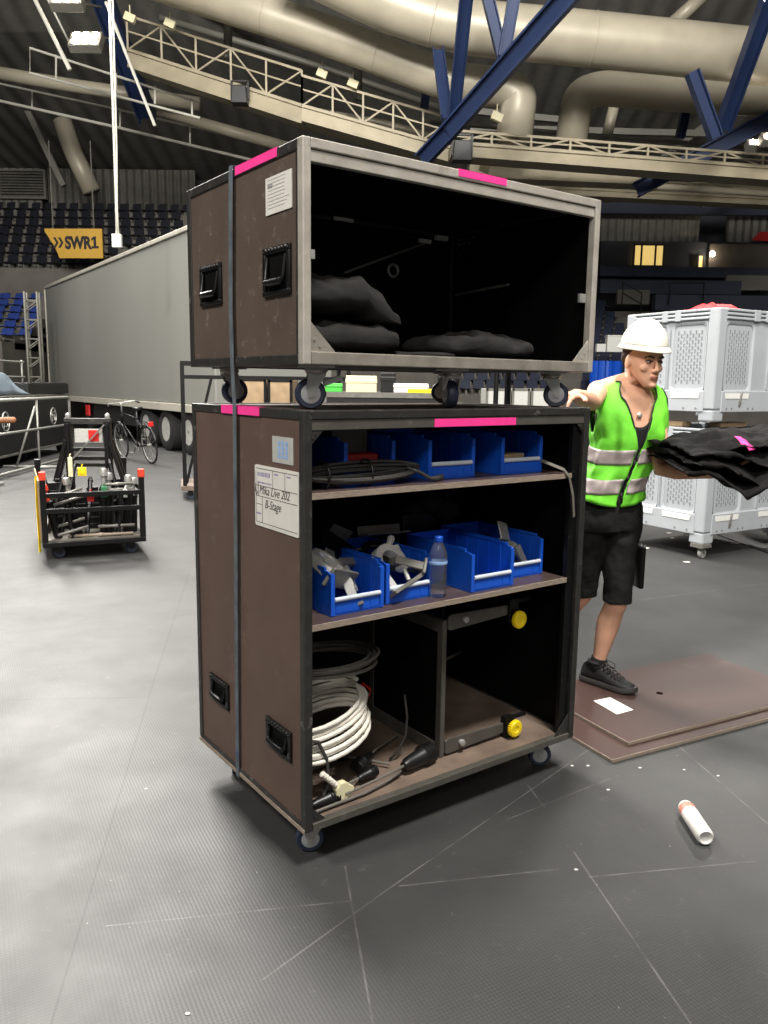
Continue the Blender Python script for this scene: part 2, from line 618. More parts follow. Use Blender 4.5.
def case_frame(z0, z1, t, who):
    f = MB()
    W, D = CW, CD
    e = .002
    for x0, x1 in ((-e, t), (W - t, W + e)):
        for y0, y1 in ((-e, t), (D - t, D + e)):
            f.box(x0, x1, y0, y1, z0, z1)
    for (y0, y1) in ((-e, t), (D - t, D + e)):
        f.box(t, W - t, y0, y1, z1 - t, z1)
    for (x0, x1) in ((-e, t), (W - t, W + e)):
        f.box(x0, x1, t, D - t, z1 - t, z1)
        f.box(x0, x1, t, D - t, z0, z0 + t)
    f.box(t, W - t, D - t, D + e, z0, z0 + t)
    return f


def shell(parent, z0, z1, brown, top):
    t = .003
    W, D = CW, CD
    for x0, x1, li in ((t, .010, 1), (W - .010, W - t, -1)):
        p = MB()
        p.box(x0, x1, .01, D - .01, z0 + .01, z1 - .01)
        p.build('side_panel', brown, parent)
    p = MB()
    p.box(.01, W - .01, D - .010, D - t, z0 + .01, z1 - .01)
    p.build('back_panel', brown, parent)
    p = MB()
    p.box(.01, W - .01, .01, D - .01, z1 - .010, z1 - t)
    p.build('top_panel', top, parent)
    p = MB()
    p.box(.010, .0135, .026, D - .014, z0 + .024, z1 - .012)
    p.box(W - .0135, W - .010, .026, D - .014, z0 + .024, z1 - .012)
    p.box(.014, W - .014, D - .0135, D - .010, z0 + .024, z1 - .012)
    p.box(.014, W - .014, .026, D - .014, z1 - .0155, z1 - .012)
    p.build('lining', 'black_in', parent)


def tri_gusset(parent, x, z, s, zdir, xdir, mat, y0=.004, y1=.008):
    g = MB()
    poly = [(x, z), (x + xdir * s, z), (x, z + zdir * s)]
    g.prism(poly, y0, y1, Matrix(((1, 0, 0, 0), (0, 0, 1, 0), (0, 1, 0, 0), (0, 0, 0, 1))))
    for k in (.25, .6):
        g.lathe([(.004, 0), (.004, .002)], (x + xdir * s * k * .6, y0, z + zdir * s * (.75 - k) * .6 + zdir * .008), (0, -1, 0), 8)
    g.build('gusset', mat, parent)


# ---- lower case
Z0, Z1 = .126, 1.3964
low = empty('flight_case', CO, CYAW, 'tall brown open-front flight case with shelves, standing on the floor under the other case', 'flight case', 'stacked flight cases')
shell(low, Z0, Z1, 'brown', 'brown')
f = case_frame(Z0, Z1, .026, 'low')
f.build('frame', 'frame_black', low, bevel=.003)
f = MB()
f.box(.026, CW - .026, -.004, .022, Z0, Z0 + .024)
f.build('sill', 'bar_dark', low, bevel=.002)
f = MB()
f.box(-.0045, -.002, .0, CD, Z0 - .001, Z0 + .012)
f.build('bottom_edging', 'ply_edge', low)
f = MB()
f.box(.014, CW - .014, .022, CD - .012, Z0 + .004, Z0 + .024)
f.build('deck', 'wood_floor', low)
f = MB()
f.box(.027, CW - .024, .002, .022, 1.340, 1.3705)
f.build('crossbar', 'bar_dark', low, bevel=.002)
f = MB()
f.box(CW - .07, CW - .026, .012, .03, Z0 + .03, 1.34)
f.build('inner_post', 'black_steel', low)
for sz in (1.16, .77):
    s = MB()
    s.box(.015, CW - .07, .012, CD - .015, sz - .016, sz)
    so = s.build('shelf', 'shelf', low)
    s = MB()
    s.box(.015, CW - .07, .006, .012, sz - .017, sz + .0005)
    s.build('edging', 'ply_edge', so)
    s = MB()
    s.box(CW - .072, CW - .05, .004, .02, sz - .02, sz + .004)
    s.build('bracket', 'black_steel', so)
    for yy in (.3, .55):
        s = MB()
        s.box(CW - .03, CW - .014, yy, yy + .03, sz - .05, sz - .017)
        s.build('bracket', 'steel_dark', so)
tri_gusset(low, .026, Z0 + .024, .05, 1, 1, 'frame_black')
tri_gusset(low, CW - .026, Z0 + .024, .075, 1, -1, 'frame_black')
tri_gusset(low, .026, 1.34, .04, -1, 1, 'frame_black')
tri_gusset(low, CW - .026, 1.34, .035, -1, -1, 'frame_black')
case_handle(low, .528, .683, .331, .428)
case_handle(low, .081, .243, .322, .419)
for x, y, a in ((.09, .09, 2.7), (CW - .1, .1, -.6), (.1, CD - .1, 1.2), (CW - .1, CD - .1, .3)):
    caster(low, x, y, Z0, .126, .045, a)
# whiteboard panel with the written label
p = MB()
y0, y1, z0, z1 = .029, .304, 1.031, 1.221
r = .008
poly = []
for cx, cy, a0 in ((y1 - r, z1 - r, 0), (y0 + r, z1 - r, 90), (y0 + r, z0 + r, 180), (y1 - r, z0 + r, 270)):
    for k in range(5):
        a = R(a0 + k * 22.5)
        poly.append((cx + r * math.cos(a), cy + r * math.sin(a)))
p.prism(poly, -.0008, .0035, Matrix(((0, 0, 1, 0), (1, 0, 0, 0), (0, 1, 0, 0), (0, 0, 0, 1))))
wb = tag(p.build('label_plate', 'paper', low), 'white writing plate with a handwritten label')
p = MB()


def ln(ya, za, yb, zb, w=.0009):
    p.box(-.0012, -.0008, min(ya, yb) - (w if ya == yb else 0), max(ya, yb) + (w if ya == yb else 0), min(za, zb) - (w if za == zb else 0), max(za, zb) + (w if za == zb else 0))


for a in ((.296, 1.211, .036, 1.211), (.296, 1.158, .036, 1.158), (.296, 1.125, .036, 1.125), (.296, 1.043, .036, 1.043), (.296, 1.10, .255, 1.10), (.296, 1.20, .296, 1.043), (.185, 1.211, .185, 1.158), (.11, 1.211, .11, 1.158), (.255, 1.125, .255, 1.043)):
    ln(*a)
p.build('ruled_lines', 'ink', wb)
p = MB()
random.seed(3)
for i in range(10):
    yy = .285 - i * .0085
    p.box(-.0012, -.0008, yy - .003 - .002 * random.random(), yy, 1.185 + .003 * random.random(), 1.199 + .002 * random.random())
for i in range(14):
    yy = .286 - i * .0068
    p.box(-.0012, -.0008, yy - .003 - .002 * random.random(), yy, 1.166, 1.170)
for i in range(4):
    p.box(-.0012, -.0008, .293 - i * .008 - .005, .293 - i * .008, 1.068, 1.073)
    p.box(-.0012, -.0008, .175 - i * .006 - .004, .175 - i * .006, 1.199, 1.203)
    p.box(-.0012, -.0008, .098 - i * .006 - .004, .098 - i * .006, 1.199, 1.203)
p.build('small_print', 'ink_blue', wb)
text('Mika Live 202', 'handwriting', .038, 'ink', wb, side_mtx(.274, 1.133, -.0012), .3, -.0002, .9)
text('B-Stage', 'handwriting', .038, 'ink', wb, side_mtx(.238, 1.092, -.0012), .3, -.0002, .9)
p = MB()
p.tube([(-.0014, .296, 1.165), (-.0014, .299, 1.14), (-.0014, .292, 1.128), (-.0014, .287, 1.136), (-.0014, .293, 1.141)], .0012, 6)
p.tube([(-.0014, .281, 1.168), (-.0014, .281, 1.124)], .0011, 6)
p.build('handwriting', 'ink', wb)
p = MB()
p.box(.0012, .0035, .064, .19, 1.238, 1.316)
st = tag(p.build('sticker', 'sticker', low), 'grey sticker with a pale blue print')
p = MB()
for i in range(3):
    for j in range(4):
        p.box(.0004, .0011, .095 + i * .022, .110 + i * .022, 1.252 + j * .0135, 1.2625 + j * .0135)
p.build('print', 'sticker_blue', st)
p = MB()
p.box(-.0035, -.0022, .265, .539, 1.371, 1.398)
p.box(-.0035, .02, .265, .539, 1.3967, 1.398)
p.build('tape', 'pink', low)
p = MB()
p.box(.469, .823, .0003, .0015, 1.3415, 1.3665)
p.build('tape', 'pink', low)
# divider frame with the two locking arms
dv = MB()
dx = .625
dv.box(dx, dx + .012, .12, .56, Z0 + .03, .655)
dvo = dv.build('divider_panel', 'black_in', low)
dv = MB()
for a in ((.115, .145, Z0 + .026, .66), (.535, .565, Z0 + .026, .66)):
    dv.box(dx - .004, dx + .016, *a)
dv.box(dx - .004, dx + .016, .145, .535, .612, .66)
dv.box(dx - .004, dx + .016, .145, .535, Z0 + .026, Z0 + .075)
dv.build('edge_frame', 'bar_dark', dvo, bevel=.003)
for za, zb in ((.652, .652), (.19, .19)):
    a = MB()
    a.prism([(dx + .018, za - .026), (dx + .018, za + .018), (dx + .03, za + .026), (.93, za + .018), (.93, za - .02), (dx + .03, za - .032)], .112, .12,
            Matrix(((1, 0, 0, 0), (0, 0, 1, 0), (0, 1, 0, 0), (0, 0, 0, 1))))
    ao = a.build('locking_arm', 'bar_dark', low, bevel=.002)
    a = MB()
    a.box(.93, .975, .10, .13, za - .05, za + .042)
    a.box(.975, 1.06, .122, .135, za + .014, za + .03)
    a.build('latch_block', 'black_steel', ao, bevel=.003)
    a = MB()
    a.lathe([(.010, 0), (.010, .008), (.013, .010), (.011, .016), (.005, .018)], (.715, .112, za), (0, -1, 0), 14)
    a.build('bolt', 'steel', ao, smooth=True)
    kx = .958
    kz = za - .034 if za > .4 else za + .002
    a = MB()
    a.lathe([(.014, 0), (.014, .012), (.029, .013), (.031, .017), (.031, .026), (.028, .03), (.014, .031), (.012, .028), (.004, .028)], (kx, .10, kz), (0, -1, 0), 28)
    for k in range(24):
        t = 2 * PI * k / 24
        a.lathe([(.0022, .014), (.0022, .027)], (kx + .031 * math.cos(t), .10, kz + .031 * math.sin(t)), (0, -1, 0), 6)
    a.build('knob', 'yellow', low, smooth=True)
a = MB()
a.tube([(.66, .2, .47), (1.16, .62, .30)], .006, 8)
a.build('stay_rod', 'steel_dark', low)
a = MB()
a.tube([(1.045, .09, 1.205), (1.05, .03, 1.19), (1.085, .012, 1.175), (1.10, -.002, 1.15), (1.12, -.006, 1.08), (1.132, -.006, 1.0)], 0, flat=(.018, .002), up=(0, 1, 0))
a.build('tether_strap', 'strap_grey', low)

# ---- upper case
U0, U1 = 1.5226, 2.1151
up = empty('flight_case', case_pt(0, 0, Z1), CYAW, 'low brown flight case with bright metal front frame, stacked on top of the tall case', 'flight case', 'stacked flight cases')
u0, u1 = U0 - Z1, U1 - Z1
shell(up, u0, u1, 'brown_up', 'brown_up')
f = MB()
e = .002
t = .028
for y0, y1 in ((t, t), ):
    pass
for x0, x1 in ((-e, t), (CW - t, CW + e)):
    f.box(x0, x1, CD - t, CD + e, u0, u1)
    f.box(x0, x1, t, CD - t, u1 - t, u1)
    f.box(x0, x1, t, CD - t, u0, u0 + t)
f.box(t, CW - t, CD - t, CD + e, u0, u0 + t)
f.box(t, CW - t, CD - t, CD + e, u1 - t, u1)
f.box(-e * .6, .006, .026, t + .012, u0 + t, u1 - t)
f.build('frame', 'frame_black', up, bevel=.003)
f = MB()
f.box(-e, .024, -e, t, u0, u1)
f.box(CW - .024, CW + e, -e, t, u0, u1)
f.box(.024, CW - .024, -e, t, u1 - .027, u1)
f.build('front_frame', 'alu', up, bevel=.003)
f = MB()
f.box(.024, CW - .024, -.004, t, u0, u0 + .036)
f.build('sill', 'alu_dirty', up, bevel=.003)
f = MB()
f.box(.025, CW - .026, .003, .024, u1 - .060, u1 - .030)
f.build('crossbar', 'alu', up, bevel=.002)
f = MB()
f.box(.014, CW - .014, .028, CD - .012, u0 + .004, u0 + .03)
f.build('deck', 'black_in', up)
tri_gusset(up, .024, u0 + .036, .082, 1, 1, 'alu_dirty')
tri_gusset(up, CW - .024, u0 + .036, .075, 1, -1, 'alu')
for zz in (.42, ):
    p = MB()
    p.box(.022, .034, -.004, .006, zz - .012, zz + .012)
    p.box(CW - .06, CW - .03, .02, .03, zz - .05, zz - .02)
    p.build('catch', 'steel', up)
case_handle(up, .523, .689, 1.722 - Z1, 1.852 - Z1)
case_handle(up, .068, .228, 1.718 - Z1, 1.853 - Z1)
for x, y, a, br in ((.1, .1, 2.72, True), (CW - .1, .1, -.75, False), (.1, CD - .1, -.1, False), (CW - .1, CD - .1, 2.3, False), (.62, .1, 1.2, False)):
    caster(up, x, y, u0, .126, .045, a, br)
p = MB()
p.box(-.0005, .0025, .061, .213, 1.944 - Z1, 2.045 - Z1)
pa = tag(p.build('delivery_note', 'paper', up), 'white printed sheet stuck to the side')
p = MB()
random.seed(5)
for i in range(9):
    p.box(-.001, -.0005, .075 + .03 * random.random(), .2, 2.036 - Z1 - i * .0095, 2.0375 - Z1 - i * .0095)
p.box(-.001, -.0005, .17, .2, 2.015 - Z1, 2.026 - Z1)
p.build('print', 'print_grey', pa)
p = MB()
p.box(-.0035, -.0022, .14, .405, u1 - .024, u1 + .0015)
p.box(-.0035, .02, .14, .405, u1 + .0002, u1 + .0015)
p.build('tape', 'pink', up)
p = MB()
p.box(.538, .738, -.0035, -.0022, u1 - .020, u1 + .0015)
p.box(.538, .738, -.0035, .02, u1 + .0002, u1 + .0015)
p.build('tape', 'pink', up)
# inside fittings
p = MB()
p.bar((.62, .765, .50), (1.05, .765, .665), .022, .008)
so = p.build('stay_bar', 'steel_dark', up)
p = MB()
p.box(.985, 1.045, .752, .764, .652, .668)
p.box(1.07, 1.13, .745, .764, .672, .69)
p.build('bracket', 'white_pl', so)
p = MB()
p.prism([(.74, .69), (.60, .69), (.74, .60)], CW - .018, CW - .0145, Matrix(((0, 0, 1, 0), (1, 0, 0, 0), (0, 1, 0, 0), (0, 0, 0, 1))))
go = p.build('corner_plate', 'black_steel', up)
p = MB()
for i in range(4):
    for j in range(4 - i):
        p.lathe([(.004, 0), (.004, .002)], (CW - .018, .725 - i * .03, .68 - j * .02), (-1, 0, 0), 8)
p.build('rivet', 'steel', go)
p = MB()
p.tube([(CW - .02, .74, .455), (CW - .02, .42, .47)], .006, 8)
p.build('hook_rod', 'steel', up)
p = MB()
p.torus((.86, .765, .53), (0, 1, 0), .024, .006)
p.build('ring', 'steel', up, smooth=True)
p = MB()
p.box(.57, .66, .755, .764, .69, .705)
p.build('catch', 'white_pl', up)

# ---- strap round both cases
sm = MB()
path = [(-.006, .456, .118), (-.008, .446, .5), (-.009, .432, 1.0), (-.0095, .424, 1.405), (-.0095, .435, 1.52), (-.0095, .44, 1.7), (-.0095, .428, 2.0), (-.008, .424, 2.122), (.02, .424, 2.1235), (.6, .424, 2.123),
        (CW - .02, .424, 2.1235), (CW + .008, .424, 2.122), (CW + .0095, .43, 1.7), (CW + .0095, .43, 1.0), (CW + .008, .45, .118), (CW - .02, .452, .1165), (.6, .455, .1165), (.02, .456, .1165)]
n = len(path)
rings = []
for i, p in enumerate(path):
    p = Vector(p)
    a, b = Vector(path[i - 1]), Vector(path[(i + 1) % n])
    t = (b - a).normalized()
    w = Vector((0, 1, 0))
    w = (w - t * t.dot(w)).normalized()
    nn = t.cross(w)
    rings.append([p + w * (.0115 * sa) + nn * (.0012 * sb) for sa, sb in ((1, 1), (1, -1), (-1, -1), (-1, 1))])
rings.append(rings[0])
sm.loft(rings, cap=False)
bmesh.ops.remove_doubles(sm.bm, verts=sm.bm.verts, dist=1e-5)
tag(sm.build('lashing_strap', 'webbing', loc=CO, rz=CYAW), 'blue grey webbing strap running vertically round both stacked flight cases', 'strap')

# ------------------------------------------------------------------ things inside the cases
def storage_bin(name, x, y, z, w, d, h, rz, label, group):
    """open-fronted stacking bin, front lower left corner at x, y of the case"""
    t = .004
    root = empty(name, case_pt(x, y, z + .0005), CYAW + rz, label, 'storage bin', group)
    b = MB()
    lip = .055
    b.box(0, w, 0, d, 0, t)
    b.box(t, w - t, d - t, d, t, h)
    prof = [(0, t), (d, t), (d, h), (.05, h * .97), (.012, h * .93), (0, h * .9)]
    for x0 in (0, w - t):
        b.prism(prof, x0, x0 + t, Matrix(((0, 0, 1, 0), (1, 0, 0, 0), (0, 1, 0, 0), (0, 0, 0, 1))))
    for x0, x1 in ((0, .014), (w - .014, w)):
        b.box(x0, x1, -.004, .008, t * .5, h * .9)
    b.box(.014, w - .014, 0, t, t, lip - .012)
    for k in range(1, 6):
        for x0 in (t, w - t - .002):
            b.box(x0, x0 + .002, d * k / 6, d * k / 6 + .005, t, h * .94)
    b.box(0, w, d - .008, d + .002, h - .008, h + .002)
    b.box(-.002, .004, .03, d, h - .012, h + .001)
    b.box(w - .004, w + .002, .03, d, h - .012, h + .001)
    b.build('tray', 'bin_blue', root, bevel=.0015)
    b = MB()
    b.tube([(.014, -.001, lip - .004), (w - .014, -.001, lip - .004)], .0075, 10)
    b.build('label_strip', 'bin_lip', root, smooth=True)
    b = MB()
    b.box(.02, w - .055, -.0016, 0, .008, lip - .018)
    b.box(w - .05, w - .02, -.0016, 0, .008, lip - .02)
    b.build('label_holder', 'bin_blue', root)
    return root


mid = [(.122, .055, .2, .02, 'blue bin at the left end of the middle shelf, full of metal clamps'),
       (.342, .075, .195, .03, 'second blue bin on the middle shelf, just left of the water bottle'),
       (.672, .036, .2, .0, 'nearly empty blue bin on the middle shelf, right of the water bottle'),
       (.893, .105, .2, .0, 'rightmost blue bin on the middle shelf, half hidden behind the empty bin')]
for i, (x, y, w, rz, lb) in enumerate(mid):
    storage_bin('storage_bin', x, y, .77, w, .36, .148, rz, lb, 'blue bins on the middle shelf')
top = [(.215, .13, .2, .02, 'leftmost blue bin on the top shelf, behind the black cable coil'),
       (.525, .10, .205, .0, 'middle blue bin on the top shelf, at the right end of the cable coil'),
       (.845, .09, .205, .0, 'rightmost blue bin on the top shelf with a yellowish pack inside')]
for x, y, w, rz, lb in top:
    storage_bin('storage_bin', x, y, 1.16, w, .34, .146, rz, lb, 'blue bins on the top shelf')


def clamp(x, y, z, rx, ry, rz, s, mat, label):
    """cast hook clamp: curved jaw, base plate and wing bolt"""
    root = empty('pipe_clamp', case_pt(x, y, z), 0, label, 'clamp', 'clamps in the blue bins')
    root.rotation_euler = Euler((rx, ry, rz + CYAW))
    b = MB()
    ri, ro = .026 * s, .043 * s
    poly = [(ro * math.cos(a), ro * math.sin(a)) for a in [R(-50 + 250 * k / 14) for k in range(15)]]
    poly += [(ri * math.cos(a), ri * math.sin(a)) for a in [R(200 - 250 * k / 14) for k in range(15)]]
    b.prism(poly, -.014 * s, .014 * s)
    b.box(-.05 * s, -.032 * s, -.06 * s, .03 * s, -.013 * s, .013 * s)
    b.build('jaw', mat, root, bevel=.003)
    b = MB()
    b.box(-.06 * s, .045 * s, -.067 * s, -.058 * s, -.024 * s, .024 * s)
    b.build('base_plate', 'steel_dark', root, bevel=.002)
    b = MB()
    b.lathe([(.005 * s, 0), (.005 * s, .07 * s), (.010 * s, .071 * s), (.010 * s, .085 * s), (.004 * s, .087 * s)], (.02 * s, -.055 * s, 0), (.3, .9, 0), 10)
    b.capsule([(.02 * s, .028 * s, 0), (.052 * s, .045 * s, 0)], [.005 * s, .009 * s], 8)
    b.build('wing_bolt', mat, root, smooth=True)
    return root


CL = [(.175, .17, .91, .5, .3, .4, 1.35, 'chrome', 'bright cast clamp standing up at the left of the leftmost middle shelf bin'),
      (.245, .14, .845, 1.2, .2, .9, 1.15, 'chrome', 'dull steel clamp lying in the front of the leftmost middle shelf bin'),
      (.265, .24, .86, .2, .8, 2.0, 1.1, 'steel_dark', 'dark clamp at the back of the leftmost middle shelf bin'),
      (.41, .15, .885, .9, -.2, .3, 1.5, 'chrome', 'large pale cast clamp leaning in the second middle shelf bin'),
      (.475, .17, .865, .3, .5, 1.2, 1.1, 'steel_dark', 'dark clamp with a bright wing bolt in the second middle shelf bin'),
      (.435, .28, .90, .8, .5, 2.2, 1.0, 'black_steel', 'black clamp at the back of the second middle shelf bin'),
      (.95, .24, .87, .6, .2, .3, 1.2, 'black_steel', 'black clamp in the rightmost middle shelf bin'),
      (1.03, .2, .845, 1.1, .1, 1.5, 1.0, 'steel', 'bright clamp lying low in the rightmost middle shelf bin')]
for a in CL:
    clamp(*a)


def bracket(x, y, z, rx, ry, rz, w, h, mat, label):
    b = MB()
    b.box(-w / 2, w / 2, -.003, .003, -h / 2, h / 2)
    b.box(-w / 2, w / 2, .003, .035, -h / 2, -h / 2 + .005)
    b.lathe([(.008, -.008), (.008, -.003)], (w * .25, 0, h * .2), (0, 1, 0), 10)
    o = b.build('steel_bracket', mat, None, bevel=.0015)
    o.location = case_pt(x, y, z)
    o.rotation_euler = Euler((rx, ry, rz + CYAW))
    tag(o, label, 'bracket', 'steel brackets in the bins')


bracket(.10, .16, .925, .3, -.7, .2, .05, .11, 'steel', 'bright steel bracket poking up beside the left post above the leftmost bin')
bracket(.225, .22, .905, -.3, .4, .5, .06, .07, 'steel_dark', 'small grey angle bracket between the two clamps of the leftmost bin')
bracket(.30, .30, .935, -.4, .55, .2, .17, .06, 'black_steel', 'long dark bracket lying across the back of the leftmost bin')
bracket(.345, .36, .955, .5, .4, .3, .11, .06, 'steel_dark', 'brown grey bracket plate sticking up behind the second bin')
bracket(1.0, .22, .925, -.4, .25, .3, .07, .07, 'steel', 'grey square bracket on top of the heap in the rightmost middle shelf bin')
bracket(.52, .33, .945, 1.3, .05, .1, .2, .06, 'steel_dark', 'long flat bracket lying over the back of the second bin behind the bottle')
b = MB()
for k, (dx_, dz_) in enumerate(((0, 0), (.07, .03), (.13, .01))):
    b.ball((dx_, 0, dz_), .06, .05, .045, 10)
o = b.build('cloth_bundle', 'cloth_grey', smooth='all')
o.location = case_pt(.82, .56, .97)
tag(o, 'dark cloth bundle in the shade behind the empty blue bin', 'cloth')
b = MB()
b.box(-.09, .09, -.06, .06, 0, .2)
o = b.build('equipment_box', 'black_pl', bevel=.006)
o.location = case_pt(.82, .56, .771)
o.rotation_euler.z = CYAW
tag(o, 'black equipment box at the back of the middle shelf behind the empty blue bin', 'box')

# in the top bins
def packet(name, x, y, z, dx_, dy_, dz_, rz, mat, label, cat):
    b = MB()
    b.box(-dx_ / 2, dx_ / 2, -dy_ / 2, dy_ / 2, 0, dz_)
    b.box(-dx_ / 2 - .001, dx_ / 2 + .001, -dy_ * .12, dy_ * .12, dz_ * .02, dz_ + .001)
    o = b.build(name, mat, bevel=min(dz_, .02) * .3)
    o.location = case_pt(x, y, z)
    o.rotation_euler.z = CYAW + rz
    tag(o, label, cat)


packet('bulb_packet', .945, .17, 1.167, .12, .09, .062, .2, 'plywood', 'yellowish cardboard packet in the rightmost top shelf bin', 'packet')
packet('carton', .315, .3, 1.166, .15, .1, .17, .1, 'panel_grey', 'tall grey carton standing in the leftmost top shelf bin', 'box')
packet('tool_pouch', .32, .2, 1.166, .11, .06, .085, -.2, 'red', 'dull red tool pouch in the leftmost top shelf bin', 'pouch')
packet('wood_block', .11, .28, 1.1605, .075, .06, .045, .2, 'plywood', 'lower wooden block at the left end of the top shelf', 'block')
packet('wood_block', .085, .34, 1.1605, .07, .06, .095, -.1, 'brown_handle', 'taller wooden block behind the other block, left end of the top shelf', 'block')


def coil_path(c, ax_u, ax_v, ru, rv, turns, jit, lift=(0, 0, 0), per=22, seed=1, jn=1):
    rnd = random.Random(seed)
    pts = []
    c, ax_u, ax_v = Vector(c), Vector(ax_u), Vector(ax_v)
    nrm = ax_u.cross(ax_v).normalized()
    n = turns * per
    dc = Vector((0, 0, 0))
    a_, b_, h_ = 0, 0, 0
    for i in range(n + 1):
        if i % per == 0:
            na, nb, nh = rnd.uniform(-jit, jit), rnd.uniform(-jit, jit), rnd.uniform(-jit * jn, jit * jn)
            oa, ob, oh = a_, b_, h_
        t = (i % per) / per
        a_ = oa + (na - oa) * t
        b_ = ob + (nb - ob) * t
        h_ = oh + (nh - oh) * t
        th = 2 * PI * i / per
        pts.append(c + ax_u * ((ru + a_) * math.cos(th)) + ax_v * ((rv + b_) * math.sin(th)) + nrm * h_ + Vector(lift) * (i / n))
    return pts


def cable_thing(name, paths, r, mat, label, cat='cable', parts=()):
    b = MB()
    b.tube([case_pt(*p) if not isinstance(p, Vector) else case_pt(p.x, p.y, p.z) for p in paths], r, 8)
    o = b.build(name, mat, smooth='all')
    tag(o, label, cat)
    return o


c1 = coil_path((.255, .065, 1.197), (1, .02, 0), (0, .8, .5), .20, .040, 14, .030, seed=4, jn=.6)
c1 = [Vector((p.x, p.y + .028, max(1.168, p.z + .004))) for p in c1]
for p in c1:
    p.x = max(.04, p.x)
co = cable_thing('cable_coil', c1, .0048, 'rubber', 'long coil of black rubber cable along the front of the top shelf', 'cable')
b = MB()
for xx in (.115, .27):
    b = MB()
    b.torus(case_pt(xx, .09, 1.20), FX, .042, .004, 20, 6)
    b.build('cable_tie', 'black_pl', co, smooth='all')
b = MB()
e0 = c1[-1]
b.tube([case_pt(.42, .075, 1.21), case_pt(.46, .06, 1.195), case_pt(.50, .055, 1.172), case_pt(.53, .06, 1.170), case_pt(.56, .07, 1.172)], [.0062, .0062, .0062, .010, .011], 8)
b.build('plug', 'rubber', co, smooth='all')

# cables on the case floor
FZ = Z0 + .0245
wc = coil_path((.165, .24, .43), (.97, -.05, .22), (.1, .9, .12), .180, .14, 9, .012, lift=(.02, -.04, -.115), seed=8, jn=.6)
ZMIN = FZ + .012
wc = [Vector((max(.03, p.x), max(.04, min(.7, p.y)), max(ZMIN, p.z))) for p in wc]
cable_thing('cable_coil', wc, .0078, 'white_cable', 'fat coil of white cable in the bottom left of the tall case', 'cable')
gc = coil_path((.24, .30, .535), (1, 0, .0), (0, 1, -.05), .19, .15, 6, .025, seed=5, jn=.8)
gc = [Vector((max(.03, p.x), p.y, p.z)) for p in gc]
cable_thing('cable_coil', gc, .006, 'rubber_grey', 'grey cable loops lying on top of the white cable coil', 'cable')
gc = coil_path((.21, .30, .22), (.9, .2, .10), (.1, 1, -.2), .18, .14, 4, .02, seed=11)
gc = [Vector((max(.03, p.x), p.y, max(ZMIN, p.z))) for p in gc]
cable_thing('cable_coil', gc, .006, 'rubber_grey', 'loose grey cable loops under the white cable coil', 'cable')
cable_thing('cable_coil', [Vector((.03, .12, .33)), Vector((.06, .10, .37)), Vector((.10, .09, .36)), Vector((.125, .08, .30)), Vector((.13, .075, .22)), Vector((.10, .07, .175)), Vector((.05, .075, .165))], .006, 'rubber', 'single arching black cable beside the left post at the bottom')
cable_thing('cable_coil', [Vector((.03, .09, .42)), Vector((.055, .085, .40)), Vector((.06, .08, .36)), Vector((.045, .075, .33)), Vector((.028, .08, .31))], .006, 'rubber', 'small black cable loop against the left post over the white coil')
# flat power plug with ribbed sleeve
pl = empty('power_plug', case_pt(.150, .06, .212), CYAW, 'cream flat power plug with a white ribbed sleeve lying on the cables', 'plug')
b = MB()
d = Vector((.55, .0, -.55)).normalized()
b.loft([[Vector((0, 0, 0)) + d * s_ + Vector((d.z * -w_, a * .012, d.x * w_)) for w_, a in ((w, -1), (w, 1), (-w, 1), (-w, -1))] for s_, w in ((.0, .012), (.015, .026), (.055, .03), (.06, .026))])
b.build('body', 'cream', pl, bevel=.003)
b = MB()
for k in range(7):
    b.lathe([(.007, -.005), (.010, -.003), (.010, .003), (.007, .005)], d * (-.008 - k * .011), d, 12)
b.build('sleeve', 'white_cable', pl, smooth=True)
# inline connectors
def inline(x, y, z, ang, s, label, head='black_pl'):
    root = empty('cable_connector', case_pt(x, y, z), CYAW + ang, label, 'connector', 'cable connectors on the case floor')
    b = MB()
    b.lathe([(.008 * s, 0), (.013 * s, .012 * s), (.016 * s, .05 * s), (.019 * s, .055 * s), (.019 * s, .085 * s), (.016 * s, .088 * s), (.012 * s, .084 * s)], (0, 0, 0), (1, 0, 0), 18)
    b.build('body', head, root, smooth=True)
    b = MB()
    for k in range(4):
        b.lathe([(.0165 * s, .054 * s), (.021 * s, .057 * s), (.021 * s, .060 * s), (.0165 * s, .063 * s)], (k * .008 * s, 0, 0), (1, 0, 0), 18)
    b.build('grip_ring', head, root, smooth=True)
    b = MB()
    k_ = 0.25 if x < .1 else 1
    b.tube([(0, 0, 0), (-.04 * s * k_, 0, 0), (-.1 * s * k_, .01, -.004), (-.15 * s * k_, .02, -.006)], .0045, 8)
    b.build('cable_tail', 'rubber_grey', root, smooth=True)


inline(.435, .085, FZ + .036, .22, 1.75, 'large black cable connector lying at the front of the case floor')
inline(.27, .115, FZ + .026, .2, .95, 'slim black connector with pale tail on the case floor, left of the large connector')
inline(.40, .23, FZ + .03, -2.6, 1.3, 'black connector facing backwards behind the large connector')
inline(.06, .06, FZ + .022, .1, 1.15, 'black connector half hidden by the left post on the case floor')
inline(.33, .27, FZ + .022, 2.4, 1.0, 'small black connector lying among loose cables on the case floor')
cable_thing('audio_cable', [Vector((.03, .035, ZMIN)), Vector((.12, .04, ZMIN)), Vector((.25, .045, ZMIN)), Vector((.36, .065, ZMIN + .004)), Vector((.42, .08, ZMIN + .012))], .005, 'rubber_grey', 'grey cable running along the front edge of the case floor')
b = MB()
b.tube([case_pt(.46, .20, FZ + .006), case_pt(.49, .19, FZ + .03), case_pt(.515, .18, FZ + .09), case_pt(.52, .18, FZ + .16), case_pt(.515, .19, FZ + .24)], .005, 8)
tag(b.build('audio_cable', 'rubber', smooth='all'), 'short black cable standing up beside the divider panel', 'cable')
